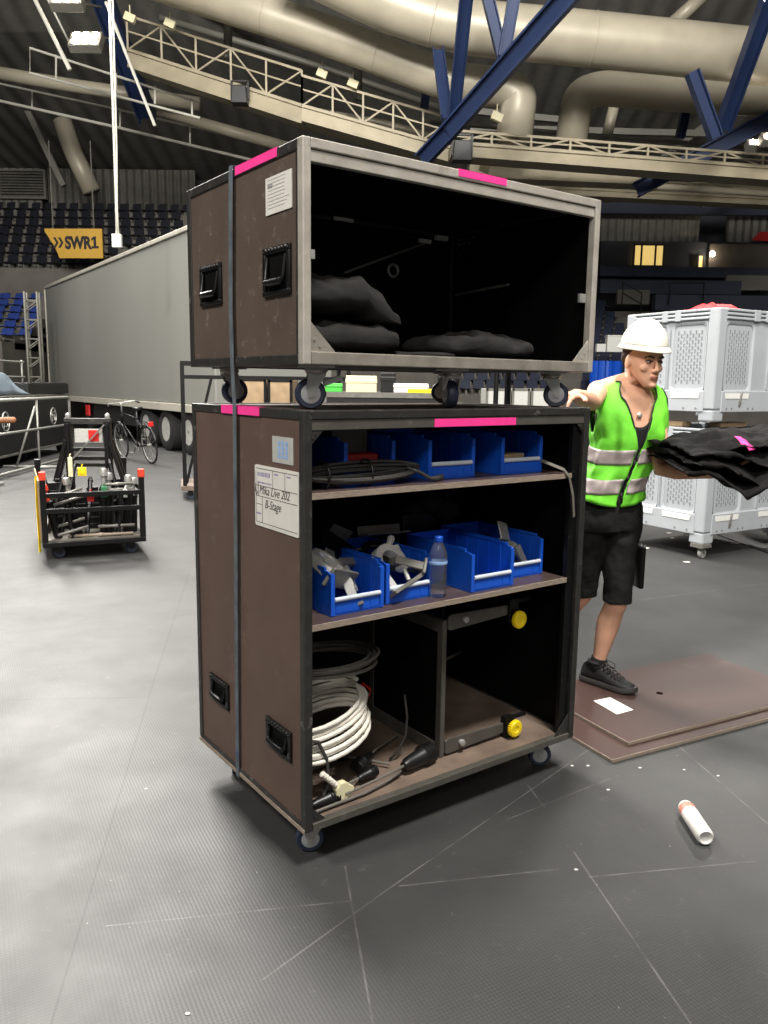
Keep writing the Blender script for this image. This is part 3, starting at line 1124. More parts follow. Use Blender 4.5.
for i, (x, y, z, lb) in enumerate(((.40, .30, .40, 'red cable tie hanging right of the white coil, the upper one'), (.36, .28, .27, 'dark red cable wrap below the white coil'))):
    b = MB()
    b.tube([case_pt(x, y, z), case_pt(x + .02, y + .01, z + .012), case_pt(x + .045, y, z - .012), case_pt(x + .04, y, z - .035)], 0, flat=(.016, .003))
    tag(b.build('cable_wrap', 'red'), lb, 'cable tie')

# water bottle
wb_root = empty('water_bottle', case_pt(.552, .068, .7705), CYAW, 'clear plastic water bottle with blue cap on the middle shelf', 'bottle')
b = MB()
prof = [(.018, .003), (.027, .0), (.0305, .006), (.031, .02), (.0295, .026), (.031, .032), (.031, .045), (.0295, .05), (.031, .055), (.031, .072), (.029, .085), (.0305, .098), (.031, .13), (.029, .15), (.022, .17), (.0145, .183), (.0135, .19)]
b.lathe(prof, n=28)
b.build('body', 'clear', wb_root, smooth='all')
b = MB()
b.lathe([(.0145, .186), (.0155, .188), (.0155, .203), (.0135, .205)], n=24)
b.build('cap', 'bin_blue', wb_root, smooth=True)
b = MB()
b.lathe([(.0312, .112), (.0318, .113), (.0318, .122), (.0312, .123)], n=28, cap=False)
b.build('label', 'sticker_blue', wb_root, smooth=True)

# cloths in the upper case
def cloth_lump(name, c, ax, ay, h, mat, label, seed, power=2.6, amp=.02, fold=0, bend=None, rz=0):
    """soft folded cloth: rounded slab with creases"""
    b = MB()
    n, m_ = 90, 36
    rings = []
    for j in range(1, m_):
        ph = -PI / 2 + PI * j / m_
        ring = []
        for i in range(n):
            th = 2 * PI * i / n
            ce, se = math.cos(th), math.sin(th)
            sx = math.copysign(abs(ce) ** (2 / power), ce)
            sy = math.copysign(abs(se) ** (2 / power), se)
            q = math.cos(ph) ** .55
            z = math.copysign(abs(math.sin(ph)) ** .8, math.sin(ph))
            p = Vector((sx * q * ax, sy * q * ay, z * h))
            nz = .7 * noise.noise(Vector((p.x * 9 + seed, p.y * 9, p.z * 14))) + .55 * (abs(noise.noise(Vector((p.x * 13, p.y * 8 + seed, p.z * 20)))) - .2) * -1.6 + .25 * noise.noise(Vector((p.x * 30, p.y * 26 + seed, p.z * 30)))
            k = 1 + amp * 6 * nz
            p.x *= 1 + amp * 1.2 * nz
            p.y *= 1 + amp * 1.2 * nz
            p.z = p.z + amp * nz * (.3 + .7 * max(0, z))
            if fold:
                p.z += fold * math.sin(p.x * 34 + p.y * 10 + seed) * max(0, z)
            if bend:
                p.z += bend(p.x, p.y, z)
            if p.z < -h:
                p.z = -h
            ring.append(p)
        rings.append(ring)
    b.loft(rings)
    o = b.build(name, mat, smooth='all')
    o.location = case_pt(*c)
    o.rotation_euler.z = CYAW + rz
    tag(o, label, 'cloth', 'dark cloths in the upper case')
    return o


UF = U0 + .0305
cloth_lump('folded_cloth', (.24, .26, UF + .052), .21, .19, .051, 'cloth_grey', 'flat lower dark cloth bundle at the left of the upper case', 3, 3.2, .03)
cloth_lump('folded_cloth', (.25, .27, UF + .168), .225, .2, .062, 'cloth_grey', 'plump dark cloth bundle on top of the flat one in the upper case', 6, 2.6, .034,
           bend=lambda x, y, z: -.45 * max(0, x - .02) if x > .02 else .06 * (x + .2))
cloth_lump('folded_cloth', (.84, .27, UF + .047), .24, .16, .046, 'cloth_grey', 'crumpled black cloth lying right of the middle in the upper case', 9, 3.4, .034, .006)
cloth_lump('folded_cloth', (.54, .20, UF + .012), .115, .13, .0115, 'cloth_grey', 'thin black cloth spread flat between the cloth bundles', 12, 2.8, .006)

# ------------------------------------------------------------------ the worker
PB = Vector((1.0, 3.85, 0))
TY = R(9)                                                   # the torso faces right of the camera
TL = Vector((math.cos(TY), math.sin(TY), 0))                 # the worker's left
TF = Vector((math.sin(TY), -math.cos(TY), 0))                # forwards
TC = Vector((1.145, 3.78, 0))                                # torso axis at chest height


def tp(x, f, z, c=None):
    """torso frame: x to the left, f forwards"""
    # the hips sit a little to the worker's right of the chest
    k = smoothstep(1.25, .9, z) * .092
    c = TC if c is None else c
    return c + TL * (x - k * 1.0) + TF * f + Vector((0, 0, z)) - PB


TORSO = [(.80, .150, .105, .0), (.88, .158, .112, .0), (.95, .150, .108, .0), (1.02, .132, .098, .0), (1.08, .126, .094, .004), (1.15, .134, .098, .006), (1.22, .146, .104, .008), (1.29, .156, .106, .006),
         (1.36, .160, .100, .0), (1.42, .158, .086, -.004), (1.462, .142, .068, -.010), (1.50, .100, .052, -.016), (1.52, .062, .047, -.014)]


def tsec(z):
    for a, b in zip(TORSO, TORSO[1:]):
        if a[0] <= z <= b[0]:
            t = (z - a[0]) / (b[0] - a[0])
            return [a[i] + (b[i] - a[i]) * t for i in (1, 2, 3)]
    return list(TORSO[0][1:]) if z < TORSO[0][0] else list(TORSO[-1][1:])


def tpt(th, z, off=0, offf=None):
    a, b, f0 = tsec(z)
    ce, se = math.cos(th), math.sin(th)
    pw = .86
    x = math.copysign(abs(ce) ** pw, ce) * (a + off)
    f = math.copysign(abs(se) ** pw, se) * (b + (off if offf is None else offf)) + f0
    return tp(x, f, z)


SH_R, SH_L = tp(-.155, -.01, 1.452), tp(.138, -.02, 1.42)
EL_R = Vector((.885, 3.44, 1.405)) - PB
WR_R = Vector((.755, 3.205, 1.438)) - PB
EL_L = Vector((1.258, 3.62, 1.105)) - PB
WR_L = Vector((1.44, 3.48, 1.105)) - PB
HIP_R, HIP_L = tp(-.085, 0, .86), tp(.085, 0, .86)
KN_R = Vector((.985, 3.81, .475)) - PB
AN_R = Vector((.825, 4.06, .105)) - PB
KN_L = Vector((1.122, 3.70, .475)) - PB
AN_L = Vector((1.055, 3.745, .125)) - PB
HC = Vector((1.172, 3.735, 1.478)) - PB                       # chin level on the head's axis
HROT = Matrix.Rotation(R(19), 3, 'Z') @ Matrix.Rotation(R(7), 3, 'X')


def hp(x, y, z):
    """head frame: y backwards, z up from the chin"""
    return HC + HROT @ Vector((x, y, z))


def finger(b, base, d, n, lens, r, curl):
    pts = [base]
    ax = d.cross(n).normalized()
    a = 0
    for L_, c in zip(lens, curl):
        a += c
        dd = Matrix.Rotation(-a, 3, ax) @ d
        pts.append(pts[-1] + dd * L_)
    b.capsule(pts, [r, r * .97, r * .88, r * .74], 10)


def hand(b, w, d, n, thumb, curl=(.25, .35, .3), s=1.):
    """w wrist, d towards the fingers, n out of the back of the hand, thumb = side of the thumb"""
    d = d.normalized()
    n = (n - d * n.dot(d)).normalized()
    t = (thumb - d * thumb.dot(d) - n * thumb.dot(n)).normalized()
    rings = []
    for q, wd, th in ((-.02, .025, .021), (0, .027, .019), (.02, .034, .018), (.05, .041, .016), (.08, .042, .0145), (.096, .038, .012)):
        rings.append([w + d * q * s + t * (math.copysign(abs(math.cos(a)) ** .7, math.cos(a)) * wd * s) + n * (math.sin(a) * th * s) for a in [2 * PI * k / 16 for k in range(16)]])
    b.loft(rings)
    for off, L_, sp in ((.032, 1.0, .10), (.0105, 1.1, .02), (-.0105, 1.03, -.05), (-.031, .82, -.14)):
        dd = (d + t * sp).normalized()
        finger(b, w + d * (.084 - abs(off) * .15) * s + t * off * s, dd, n, [.043 * L_ * s, .027 * L_ * s, .021 * L_ * s], .0088 * s, curl)
    td = (d * .62 + t * .78 - n * .15).normalized()
    b.capsule([w + d * .018 * s + t * .022 * s - n * .004, w + d * .018 * s + t * .022 * s + td * .045 * s, w + d * .018 * s + t * .022 * s + td * .045 * s + (td + d * .5).normalized() * .033 * s,
               w + d * .018 * s + t * .022 * s + td * .045 * s + (td + d * .7).normalized() * .058 * s], [.015 * s, .0125 * s, .0105 * s, .0085 * s], 10)


def body():
    b = MB()
    b.loft([[tpt(2 * PI * k / 28, z) for k in range(28)] for z, *_ in TORSO])
    # neck
    nb = tp(0, -.012, 1.45)
    b.loft([[c + Vector((r * math.cos(a), r * math.sin(a), 0)) for a in [2 * PI * k / 18 for k in range(18)]] for c, r in
            ((nb, .064), (nb + Vector((0, 0, .03)), .054), (HC + HROT @ Vector((0, .025, .02)), .047), (HC + HROT @ Vector((0, .03, .08)), .050))])
    # trapezius
    for s_ in (SH_R, SH_L):
        b.capsule([tp(0, -.02, 1.505), (tp(0, -.015, 1.495) + s_) / 2 + Vector((0, 0, .012)), s_ + Vector((0, 0, .0))], [.040, .038, .046], 12)
    # arms
    b.capsule([SH_R, SH_R.lerp(EL_R, .35), SH_R.lerp(EL_R, .75), EL_R, EL_R.lerp(WR_R, .3), EL_R.lerp(WR_R, .7), WR_R], [.050, .046, .040, .036, .040, .031, .025], 16)
    b.capsule([SH_L, SH_L.lerp(EL_L, .35), SH_L.lerp(EL_L, .75), EL_L, EL_L.lerp(WR_L, .3), EL_L.lerp(WR_L, .7), WR_L], [.050, .046, .040, .037, .042, .032, .025], 16)
    dR = (Vector((.66, 3.075, 1.425)) - PB - WR_R)
    hand(b, WR_R + dR.normalized() * .01, dR, Vector((0, 0, 1)), Vector((-.6, .4, 0)) * -1, (.18, .3, .25))
    hand(b, WR_L, Vector((.8, -.15, .22)), Vector((.1, -.3, -.9)), Vector((.6, .7, .2)), (.15, .2, .15))
    # legs
    for h, k, a in ((HIP_R, KN_R, AN_R), (HIP_L, KN_L, AN_L)):
        back = (TF * -1)
        b.capsule([h, h.lerp(k, .35), h.lerp(k, .75), k, k.lerp(a, .12)], [.088, .080, .062, .053, .050], 18)
        b.capsule([k, k.lerp(a, .2) + back * .010, k.lerp(a, .38) + back * .018, k.lerp(a, .6) + back * .010, k.lerp(a, .85), a], [.050, .052, .056, .047, .034, .034], 18)
        fd = (Vector((.70, -.714, 0)) if a is AN_L else Vector((-.05, -1, -.25)).normalized())
        b.capsule([a + Vector((0, 0, -.04)), a + fd * .08 + Vector((0, 0, -.066))], [.032, .02], 12)
    # head
    prof = [(0, .020, -.090, -.050), (.012, .030, -.098, -.036), (.03, .041, -.098, -.012), (.05, .050, -.096, .022), (.075, .0595, -.094, .055), (.10, .069, -.091, .075), (.125, .072, -.092, .088), (.15, .075, -.094, .096),
            (.175, .074, -.088, .096), (.20, .066, -.072, .086), (.222, .047, -.045, .062), (.235, .02, -.015, .03)]
    rings = []
    for z, w, f0, b0 in prof:
        c, dd = (f0 + b0) / 2, (b0 - f0) / 2
        rings.append([hp(math.copysign(abs(math.cos(a)) ** .88, math.cos(a)) * w, c + math.copysign(abs(math.sin(a)) ** .92, math.sin(a)) * dd, z) for a in [2 * PI * k / 26 for k in range(26)]])
    b.loft(rings)
    # nose, brow, cheeks, lips, chin, ears
    b.capsule([hp(0, -.094, .132), hp(0, -.103, .108), hp(0, -.113, .084)], [.006, .008, .0105], 12)
    for s_ in (-1, 1):
        b.ball(hp(.011 * s_, -.106, .078), .0085, n=10)
        b.ball(hp(.028 * s_, -.088, .138), .022, .010, .008, 10, HROT)
        b.ball(hp(.038 * s_, -.070, .088), .021, .018, .018, 10, HROT)
        b.ball(hp(.0755 * s_, .008, .105), .009, .020, .032, 12, HROT @ Matrix.Rotation(.2 * s_, 3, 'Z'))
    b.ball(hp(0, -.098, .056), .021, .009, .006, 10, HROT)
    b.ball(hp(0, -.098, .046), .019, .009, .006, 10, HROT)
    b.ball(hp(0, -.096, .014), .019, .012, .013, 10, HROT)
    return b


pr = empty('person', PB, 0, 'person in neon green vest and white helmet, carrying black cloths, one hand on the case', 'person')
bo = body().build('body', 'skin', pr)
md = bo.modifiers.new('fuse', 'REMESH')
md.mode = 'VOXEL'
md.voxel_size = .0042
md.use_smooth_shade = True
md = bo.modifiers.new('smooth', 'SMOOTH')
md.factor = .5
md.iterations = 4

# face
for s_ in (-1, 1):
    b = MB()
    b.ball(hp(.030 * s_, -.0875, .117), .0115, .007, .0046, 12, HROT)
    ey = b.build('eye', 'eye_white', pr, smooth='all')
    b = MB()
    b.ball(hp(.0305 * s_ + .002, -.0945, .117), .0056, .003, .0056, 10, HROT)
    b.build('iris', 'eye', ey, smooth='all')
    b = MB()
    b.capsule([hp(.044 * s_, -.083, .121), hp(.030 * s_, -.094, .1245), hp(.016 * s_, -.092, .120)], [.0025, .003, .0025], 8)
    b.build('lashes', 'hair', ey, smooth='all')
    b = MB()
    b.capsule([hp(.050 * s_, -.082, .137), hp(.034 * s_, -.096, .143), hp(.016 * s_, -.100, .138)], [.003, .0045, .0045], 8)
    b.build('eyebrow', 'hair', pr, smooth='all')
b = MB()
b.capsule([hp(-.021, -.099, .050), hp(-.008, -.1065, .0525), hp(0, -.1072, .0515), hp(.008, -.1065, .0525), hp(.021, -.099, .050)], [.002, .004, .004, .004, .002], 8)
b.capsule([hp(-.017, -.1, .0455), hp(0, -.1065, .0435), hp(.017, -.1, .0455)], [.002, .0045, .002], 8)
b.build('lips', 'lips', pr, smooth='all')
# short hair showing under the helmet
b = MB()
rings = []
for z, w, f0, b0 in ((.092, .060, .035, .082), (.11, .073, .018, .093), (.13, .0775, -.008, .098), (.15, .080, -.050, .102), (.175, .080, -.088, .102), (.19, .074, -.086, .098)):
    c, dd = (f0 + b0) / 2, (b0 - f0) / 2
    rings.append([hp(math.copysign(abs(math.cos(a)) ** .85, math.cos(a)) * w, c + math.sin(a) * dd, z) for a in [2 * PI * k / 30 for k in range(30)]])
b.loft(rings)
b.build('hair', 'hair', pr, smooth='all')
b = MB()
b.torus(hp(-.081, -.003, .072), HROT @ Vector((0, 1, 0)), .006, .0012, 14, 6)
b.build('earring', 'gold', pr, smooth='all')

# helmet
b = MB()
rings = []
HZ = .174
for k in range(11):
    t = k / 10
    z = HZ + .122 * math.sin(t * PI / 2)
    q = math.cos(t * PI / 2) ** .9
    rings.append([hp(math.cos(a) * .098 * max(q, .03), .004 + math.sin(a) * .122 * max(q, .03), z) for a in [2 * PI * i / 40 for i in range(40)]])
inner = [hp(math.cos(a) * .093, .004 + math.sin(a) * .116, HZ + .004) for a in [2 * PI * i / 40 for i in range(40)]]
b.loft([inner] + rings)
he = b.build('helmet', 'helmet', pr, smooth='all')
b = MB()
o_, i_ = [], []
rim = []
for z, e_ in ((HZ + .012, .0), (HZ + .004, .005), (HZ - .005, .009), (HZ - .009, .008), (HZ - .002, -.004)):
    ring = []
    for i in range(48):
        a = 2 * PI * i / 48
        peak = max(0, -math.sin(a)) ** 2.2 * 2.4
        nape = max(0, math.sin(a)) ** 3 * .9
        k_ = e_ * (1 + peak + nape)
        ring.append(hp(math.cos(a) * (.098 + k_ * .8), .004 + math.sin(a) * (.122 + k_), z - (.010 * peak / 2.6 if e_ > .0 else 0) * .6))
    rim.append(ring)
b.loft(rim, cap=False)
b.build('brim', 'helmet', he, smooth='all')
b = MB()
for k in (-1, 0, 1):
    b.tube([hp(.028 * k, .004 - .100 * math.cos(t), HZ + .012 + .1155 * math.sin(t) - abs(k) * .007) for t in [R(35 + 110 * i / 14) for i in range(15)]], .006, 8)
b.build('crest', 'helmet', he, smooth='all')

# tank top under the vest
b = MB()
zs = [.92 + .02 * i for i in range(25)]
rings = []
for k in range(40):
    pass
cols = 48
rows = 24


def col_sheet(b, top, bottom, off, offf, wr, th0, th1, ncol=56, nrow=26, thick=.003):
    """cloth round the torso between angles th0..th1; top(th), bottom(th) give its edges"""
    g, h = [], []
    for i in range(ncol + 1):
        th = th0 + (th1 - th0) * i / ncol
        zt, zb = top(th), bottom(th)
        ca, cb = [], []
        for j in range(nrow + 1):
            z = zb + (zt - zb) * j / nrow
            w = wr * noise.noise(Vector((math.cos(th) * 3.2, math.sin(th) * 3.2, z * 9))) + wr * .6 * noise.noise(Vector((math.cos(th) * 2 + 9, math.sin(th) * 2, z * 22)))
            k_ = smoothstep(1.46, 1.3, z)
            ca.append(tpt(th, z, off * (.65 + .35 * k_) + w * k_, offf * (.6 + .4 * k_) + w * k_))
            cb.append(tpt(th, z, off * (.65 + .35 * k_) + w * k_ - thick, offf * (.6 + .4 * k_) + w * k_ - thick))
        g.append(ca)
        h.append(cb)
    for gg in (g, h):
        vs = [[b.bm.verts.new(p) for p in c] for c in gg]
        for i in range(ncol):
            for j in range(nrow):
                b.bm.faces.new((vs[i][j], vs[i + 1][j], vs[i + 1][j + 1], vs[i][j + 1]))
        gg.append(vs)
    A, B = g[-1], h[-1]
    for i in range(ncol):
        b.bm.faces.new((A[i][-1], A[i + 1][-1], B[i + 1][-1], B[i][-1]))
        b.bm.faces.new((A[i][0], B[i][0], B[i + 1][0], A[i + 1][0]))
    for i in (0, ncol):
        for j in range(nrow):
            b.bm.faces.new((A[i][j], A[i][j + 1], B[i][j + 1], B[i][j]))


def ang(th):
    """degrees away from straight ahead (front = 90 in the torso frame)"""
    d = (math.degrees(th) - 90 + 180) % 360 - 180
    return d


def tank_top(th):
    d = abs(ang(th))
    if d < 32:
        return 1.29 + .115 * (d / 32) ** 2
    if d < 55:
        return 1.405 + .05 * smoothstep(32, 45, d) - .10 * smoothstep(48, 55, d)
    if d < 115:
        return 1.345
    return 1.345 + .11 * smoothstep(115, 135, d)


b = MB()
col_sheet(b, tank_top, lambda th: .93, .006, .006, .001, R(-90), R(270), 72, 20)
b.build('tank_top', 'tank', pr, smooth='all')


# vest: V opening at the front, deep arm holes
def vest_top(th):
    d = abs(ang(th))
    if d < 24:
        return 1.175 + .245 * smoothstep(0, 24, d) ** .62
    if d < 46:
        return 1.42 + .077 * smoothstep(24, 34, d)
    if d < 66:
        return 1.497 - .022 * smoothstep(46, 66, d)
    if d < 90:
        return 1.475 - .215 * smoothstep(64, 88, d)
    if d < 118:
        return 1.26 + .214 * smoothstep(94, 118, d)
    return 1.474 + .025 * smoothstep(118, 140, d) - .02 * smoothstep(150, 180, d)


b = MB()
FR = R(90)
col_sheet(b, vest_top, lambda th: .938 + .012 * math.sin(3 * th), .026, .036, .016, FR + R(2), FR + R(358), 110, 34, .003)
vs_ = b.build('vest', 'vest', pr, smooth='all')
# dark piping along the vest's edges
for nm in (0,):
    b = MB()
    for dd in (1, -1):
        pts = [tpt(FR + dd * R(2.3 + q), vest_top(FR + dd * R(2.3 + q)), .026 * .8, .036 * .85) for q in range(0, 46, 3)]
        b.tube(pts, .0038, 6)
        pts = [tpt(FR + dd * R(q), vest_top(FR + dd * R(q)), .020, .026) for q in range(66, 120, 3)]
        b.tube(pts, .0035, 6)
        b.tube([tpt(FR + dd * R(2.4), .945 + (1.17 - .945) * i / 8, .026, .035) for i in range(9)], .003, 6)
    b.build('piping', 'piping', vs_, smooth='all')
for zc in (1.156, 1.020):
    b = MB()
    col_sheet(b, lambda th: zc + .034 + .006 * math.sin(2 * th), lambda th: zc - .034 + .006 * math.sin(2 * th), .0290, .0390, .016, FR + R(3.5), FR + R(356.5), 110, 6, .0025)
    b.build('reflective_band', 'reflective', vs_, smooth='all')
for zc in (1.13, 1.06, .98):
    b = MB()
    q = tpt(FR, zc, .026, .038)
    b.ball(q, .006, .006, .012, 8)
    b.build('closure', 'piping', vs_, smooth='all')
b = MB()
q = tpt(FR, 1.345, .0, .006)
b.lathe([(.004, 0), (.013, .002), (.013, .005), (.004, .006)], q, TF, 14)
b.build('pendant', 'gold', pr, smooth='all')

# shorts
b = MB()
b.loft([[tpt(2 * PI * k / 32, z, o_, o_) for k in range(32)] for z, o_ in ((.99, .006), (.95, .012), (.90, .018), (.85, .022), (.80, .02))])
for h, k in ((HIP_R, KN_R), (HIP_L, KN_L)):
    rings = []
    for t, r in ((-.05, .092), (.1, .098), (.3, .092), (.55, .082), (.8, .073), (.97, .068), (1.05, .070)):
        c = h.lerp(k, t)
        rings.append([c + TL * (math.cos(a) * r * (.95 + .04 * math.sin(3 * a + 9 * t))) + TF * (math.sin(a) * r * (1.0 + .05 * math.sin(2 * a + 13 * t))) for a in [2 * PI * i / 28 for i in range(28)]])
    b.loft(rings)
so = b.build('shorts', 'shorts', pr)
md = so.modifiers.new('fuse', 'REMESH')
md.mode = 'VOXEL'
md.voxel_size = .007
md.use_smooth_shade = True
md = so.modifiers.new('smooth', 'SMOOTH')
md.factor = .5
md.iterations = 5
tx = bpy.data.textures.new('folds', 'CLOUDS')
tx.noise_scale = .09
md = so.modifiers.new('folds', 'DISPLACE')
md.texture = tx
md.strength = .022
md.texture_coords = 'LOCAL'
b = MB()
c = HIP_L.lerp(KN_L, .62) + TL * .098
for s_ in (0,):
    b.box(-.012, .012, -.05, .05, -.10, .10)
rot = Matrix.Rotation(TY, 3, 'Z')
for v in b.bm.verts:
    v.co = c + rot @ v.co
po = b.build('tool_pocket', 'shorts', so, bevel=.008)
b = MB()
for k, hgt in ((-.02, .13), (.015, .15)):
    b.capsule([c + TL * .014 + TF * k + Vector((0, 0, -.05)), c + TL * .018 + TF * k + Vector((0, 0, .1))], [.007, .009], 8)
b.build('tool', 'steel', po, smooth='all')


# shoes
def shoe(an, d, floor_z, tilt=0):
    d = d.normalized()
    s_ = Vector((-d.y, d.x, 0))
    o = Vector((an.x, an.y, floor_z - 0))
    tm = Matrix.Rotation(tilt, 3, s_)

    def T(f, x, z):
        return o + d * .17 + tm @ (d * (f - .17) + s_ * x + Vector((0, 0, z)))
    sec = [(-.078, .022, .060), (-.07, .033, .088), (-.04, .038, .108), (0, .040, .112), (.035, .041, .100), (.075, .044, .078), (.115, .047, .062), (.155, .046, .053), (.185, .036, .045), (.203, .018, .034)]
    b = MB()
    rings = []
    for f, w, h_ in sec:
        ring = []
        for k in range(18):
            a = PI * k / 17
            ring.append(T(f, math.cos(a) * w * (1 - .25 * math.sin(a) ** 3), .022 + (h_ - .022) * math.sin(a) ** .75))
        rings.append(ring)
    b.loft(rings)
    sh = b.build('shoe', 'shoe', pr, smooth='all')
    b = MB()
    rings = []
    for f, w, h_ in [(-.084, .018, 0)] + sec + [(.212, .012, 0)]:
        w2 = w + .005
        lift = .008 * smoothstep(.15, .21, f)
        rings.append([T(f, w2, .003 + lift), T(f, w2 + .002, .016 + lift), T(f, w2 - .002, .028 + lift), T(f, -w2 + .002, .028 + lift), T(f, -w2 - .002, .016 + lift), T(f, -w2, .003 + lift)])
    b.loft(rings)
    b.build('sole', 'sole', sh, smooth=True)
    b = MB()
    for i in range(5):
        f = .04 + i * .021
        z = .106 - i * .0105
        b.tube([T(f - .006, -.03, z - .014), T(f, -.012, z + .001), T(f + .008, .012, z + .001), T(f + .012, .03, z - .016)], .0028, 6)
        b.tube([T(f - .006, .03, z - .014), T(f, .012, z + .003), T(f + .008, -.012, z + .003), T(f + .012, -.03, z - .016)], .0028, 6)
    for sg in (-1, 1):
        b.tube([T(.04, 0, .108), T(.05, .02 * sg, .122), T(.075, .034 * sg, .108), T(.085, .02 * sg, .090), T(.05, 0, .108)], .0025, 6)
    b.build('laces', 'rubber', sh, smooth='all')
    b = MB()
    b.torus(T(-.005, 0, .108), Vector((0, 0, 1)), .034, .011, 20, 8)
    b.build('collar', 'shoe', sh, smooth='all')
    b = MB()
    kn = KN_L if an is AN_L else KN_R
    b.tube([an + Vector((0, 0, -.035)), an, an.lerp(kn, .06), an.lerp(kn, .115), an.lerp(kn, .12)], [.038, .0385, .038, .0385, .036], 18)
    b.build('sock', 'tank', pr, smooth='all')


shoe(AN_L, Vector((.70, -.714, 0)), .034)
shoe(AN_R, Vector((.1, -1, 0)), .004)

# cloths carried on the left forearm
def carried(name, dz, L_, W_, thick, ang_, droop, seed, label, dx=0, df=0):
    b = MB()
    nu, nv = 60, 26
    o = Vector((1.50, 3.50, 1.178 + dz)) - Vector((0, 0, 0))
    ux = Vector((math.cos(ang_), math.sin(ang_), 0))
    uy = Vector((-math.sin(ang_), math.cos(ang_), 0))

    def P(u, v, top):
        p = o + ux * (u * L_ / 2 + dx) + uy * (v * W_ / 2 + df)
        wob = .024 * noise.noise(Vector((u * 3 + seed, v * 2.6, top * .4))) + .010 * noise.noise(Vector((u * 8, v * 5 + seed, top)))
        edge = max(abs(u), abs(v)) ** 8
        z = top * thick * (1 - .75 * edge) + wob + droop(u, v)
        side = .02 * noise.noise(Vector((u * 4, v * 4, seed + top)))
        return p + uy * side + ux * side + Vector((0, 0, z))
    for top in (1, -1):
        vs = [[b.bm.verts.new(P(-1 + 2 * i / nu, -1 + 2 * j / nv, top)) for j in range(nv + 1)] for i in range(nu + 1)]
        for i in range(nu):
            for j in range(nv):
                b.bm.faces.new((vs[i][j], vs[i + 1][j], vs[i + 1][j + 1], vs[i][j + 1]))
        if top == 1:
            tv = vs
    edge = lambda q: [q[i][0] for i in range(nu + 1)] + [q[nu][j] for j in range(1, nv + 1)] + [q[i][nv] for i in range(nu - 1, -1, -1)] + [q[0][j] for j in range(nv - 1, 0, -1)]
    e1, e2 = edge(tv), edge(vs)
    n = len(e1)
    for i in range(n):
        b.bm.faces.new((e1[i], e1[(i + 1) % n], e2[(i + 1) % n], e2[i]))
    ob = b.build(name, 'cloth', None, smooth='all')
    tag(ob, label, 'cloth', 'black cloths carried by the worker')
    if 'pink' in label:
        t = MB()
        up_ = Vector((0, -.15, 1)).normalized() * .003
        rows_ = [[P(-.26 + .10 * i, -1 + .09 * j, 1) + up_ + (Vector((0, -.008, -.012)) if j == 0 else Vector()) for i in range(2)] for j in range(7)]
        t.loft([[r_[0], r_[1], r_[1] - up_ * .5, r_[0] - up_ * .5] for r_ in rows_])
        t.build('tape', 'pink', ob, smooth='all')
    return ob


A0 = R(8)
tip = lambda u, v, k, c: -k * max(0, 1 - abs(u - c) / .55) * max(0, .25 - v) / 1.25
lay = [(-.020, .62, .44, .012, A0 - .06, lambda u, v: tip(u, v, .10, -.16) - .03 * max(0, -v), 3, 'lowest black cloth carried on the arm, with the corner hanging down', .03, -.02),
       (.014, .66, .44, .013, A0 + .02, lambda u, v: tip(u, v, .10, -.04) - .03 * max(0, -v), 5, 'second black cloth from the bottom of the carried stack', .06, 0),
       (.052, .64, .40, .015, A0 + .05, lambda u, v: tip(u, v, .06, .1) - .03 * max(0, -v), 8, 'third black cloth from the bottom of the carried stack', .05, .01),
       (.094, .58, .36, .016, A0 + .09, lambda u, v: .02 * u - .05 * max(0, -v - .2) - .07 * max(0, -u - .4), 13, 'topmost black cloth of the carried stack, with a pink tape band', .06, .02)]
for a in lay:
    tope = carried('folded_cloth', *a)

# ------------------------------------------------------------------ left: equipment cart, bicycle, trailer, barrier, trunks
def cart_caster(parent, x, y, h=.11):
    b = MB()
    b.box(x - .04, x + .04, y - .04, y + .04, h - .008, h)
    for s_ in (-1, 1):
        b.prism([(-.03, h - .008), (.03, h - .008), (.035, .05), (.015, .03), (-.015, .04)], y + s_ * .024 - .002, y + s_ * .024 + .002, Matrix(((1, 0, 0, x), (0, 0, 1, 0), (0, 1, 0, 0), (0, 0, 0, 1))))
    c = b.build('caster', 'black_steel', parent)
    b = MB()
    b.lathe([(.02, -.016), (.042, -.018), (.046, -.01), (.046, .01), (.042, .018), (.02, .016)], (x + .01, y, .046), (0, 1, 0), 20)
    b.build('wheel', 'wheel', c, smooth=True)


CA = math.atan2(.422, .906)
ct = empty('equipment_cart', (-2.785, 6.388, 0), CA, 'black steel rolling cart with red-capped corner posts and front rail', 'cart')
CWd, CDp = .82, 1.2
b = MB()
b.box(0, CWd, 0, CDp, .11, .15)
b.build('deck', 'black_steel', ct, bevel=.004)
b = MB()
b.box(.04, CWd - .04, .04, CDp - .04, .15, .162)
b.build('deck_board', 'bar_grey', ct)
for x in (0, CWd - .045):
    for y in (0, CDp - .045):
        b = MB()
        b.box(x, x + .045, y, y + .045, .15, .70)
        po = b.build('post', 'black_steel', ct, bevel=.003)
        b = MB()
        b.box(x - .004, x + .049, y - .004, y + .049, .665, .735)
        b.build('post_cap', 'orange' if y == 0 else 'black_steel', po, bevel=.006)
for z in (.41, .54):
    b = MB()
    b.box(.03, CWd - .03, -.002, .03, z - .02, z + .02)
    b.build('rail', 'black_steel', ct, bevel=.003)
b = MB()
b.box(.03, CWd - .03, .004, .012, .42, .53)
b.bm.free()
for x in (0, CWd - .03):
    b = MB()
    b.box(x, x + .03, .04, CDp - .04, .54, .58)
    b.build('rail', 'black_steel', ct, bevel=.003)
b = MB()
b.box(-.012, -.002, .05, CDp - .1, .17, .66)
b.build('side_panel', 'plywood', ct)
for x, y in ((.12, .12), (CWd - .12, .12), (.12, CDp - .12), (CWd - .12, CDp - .12)):
    cart_caster(ct, x, y)
b = MB()
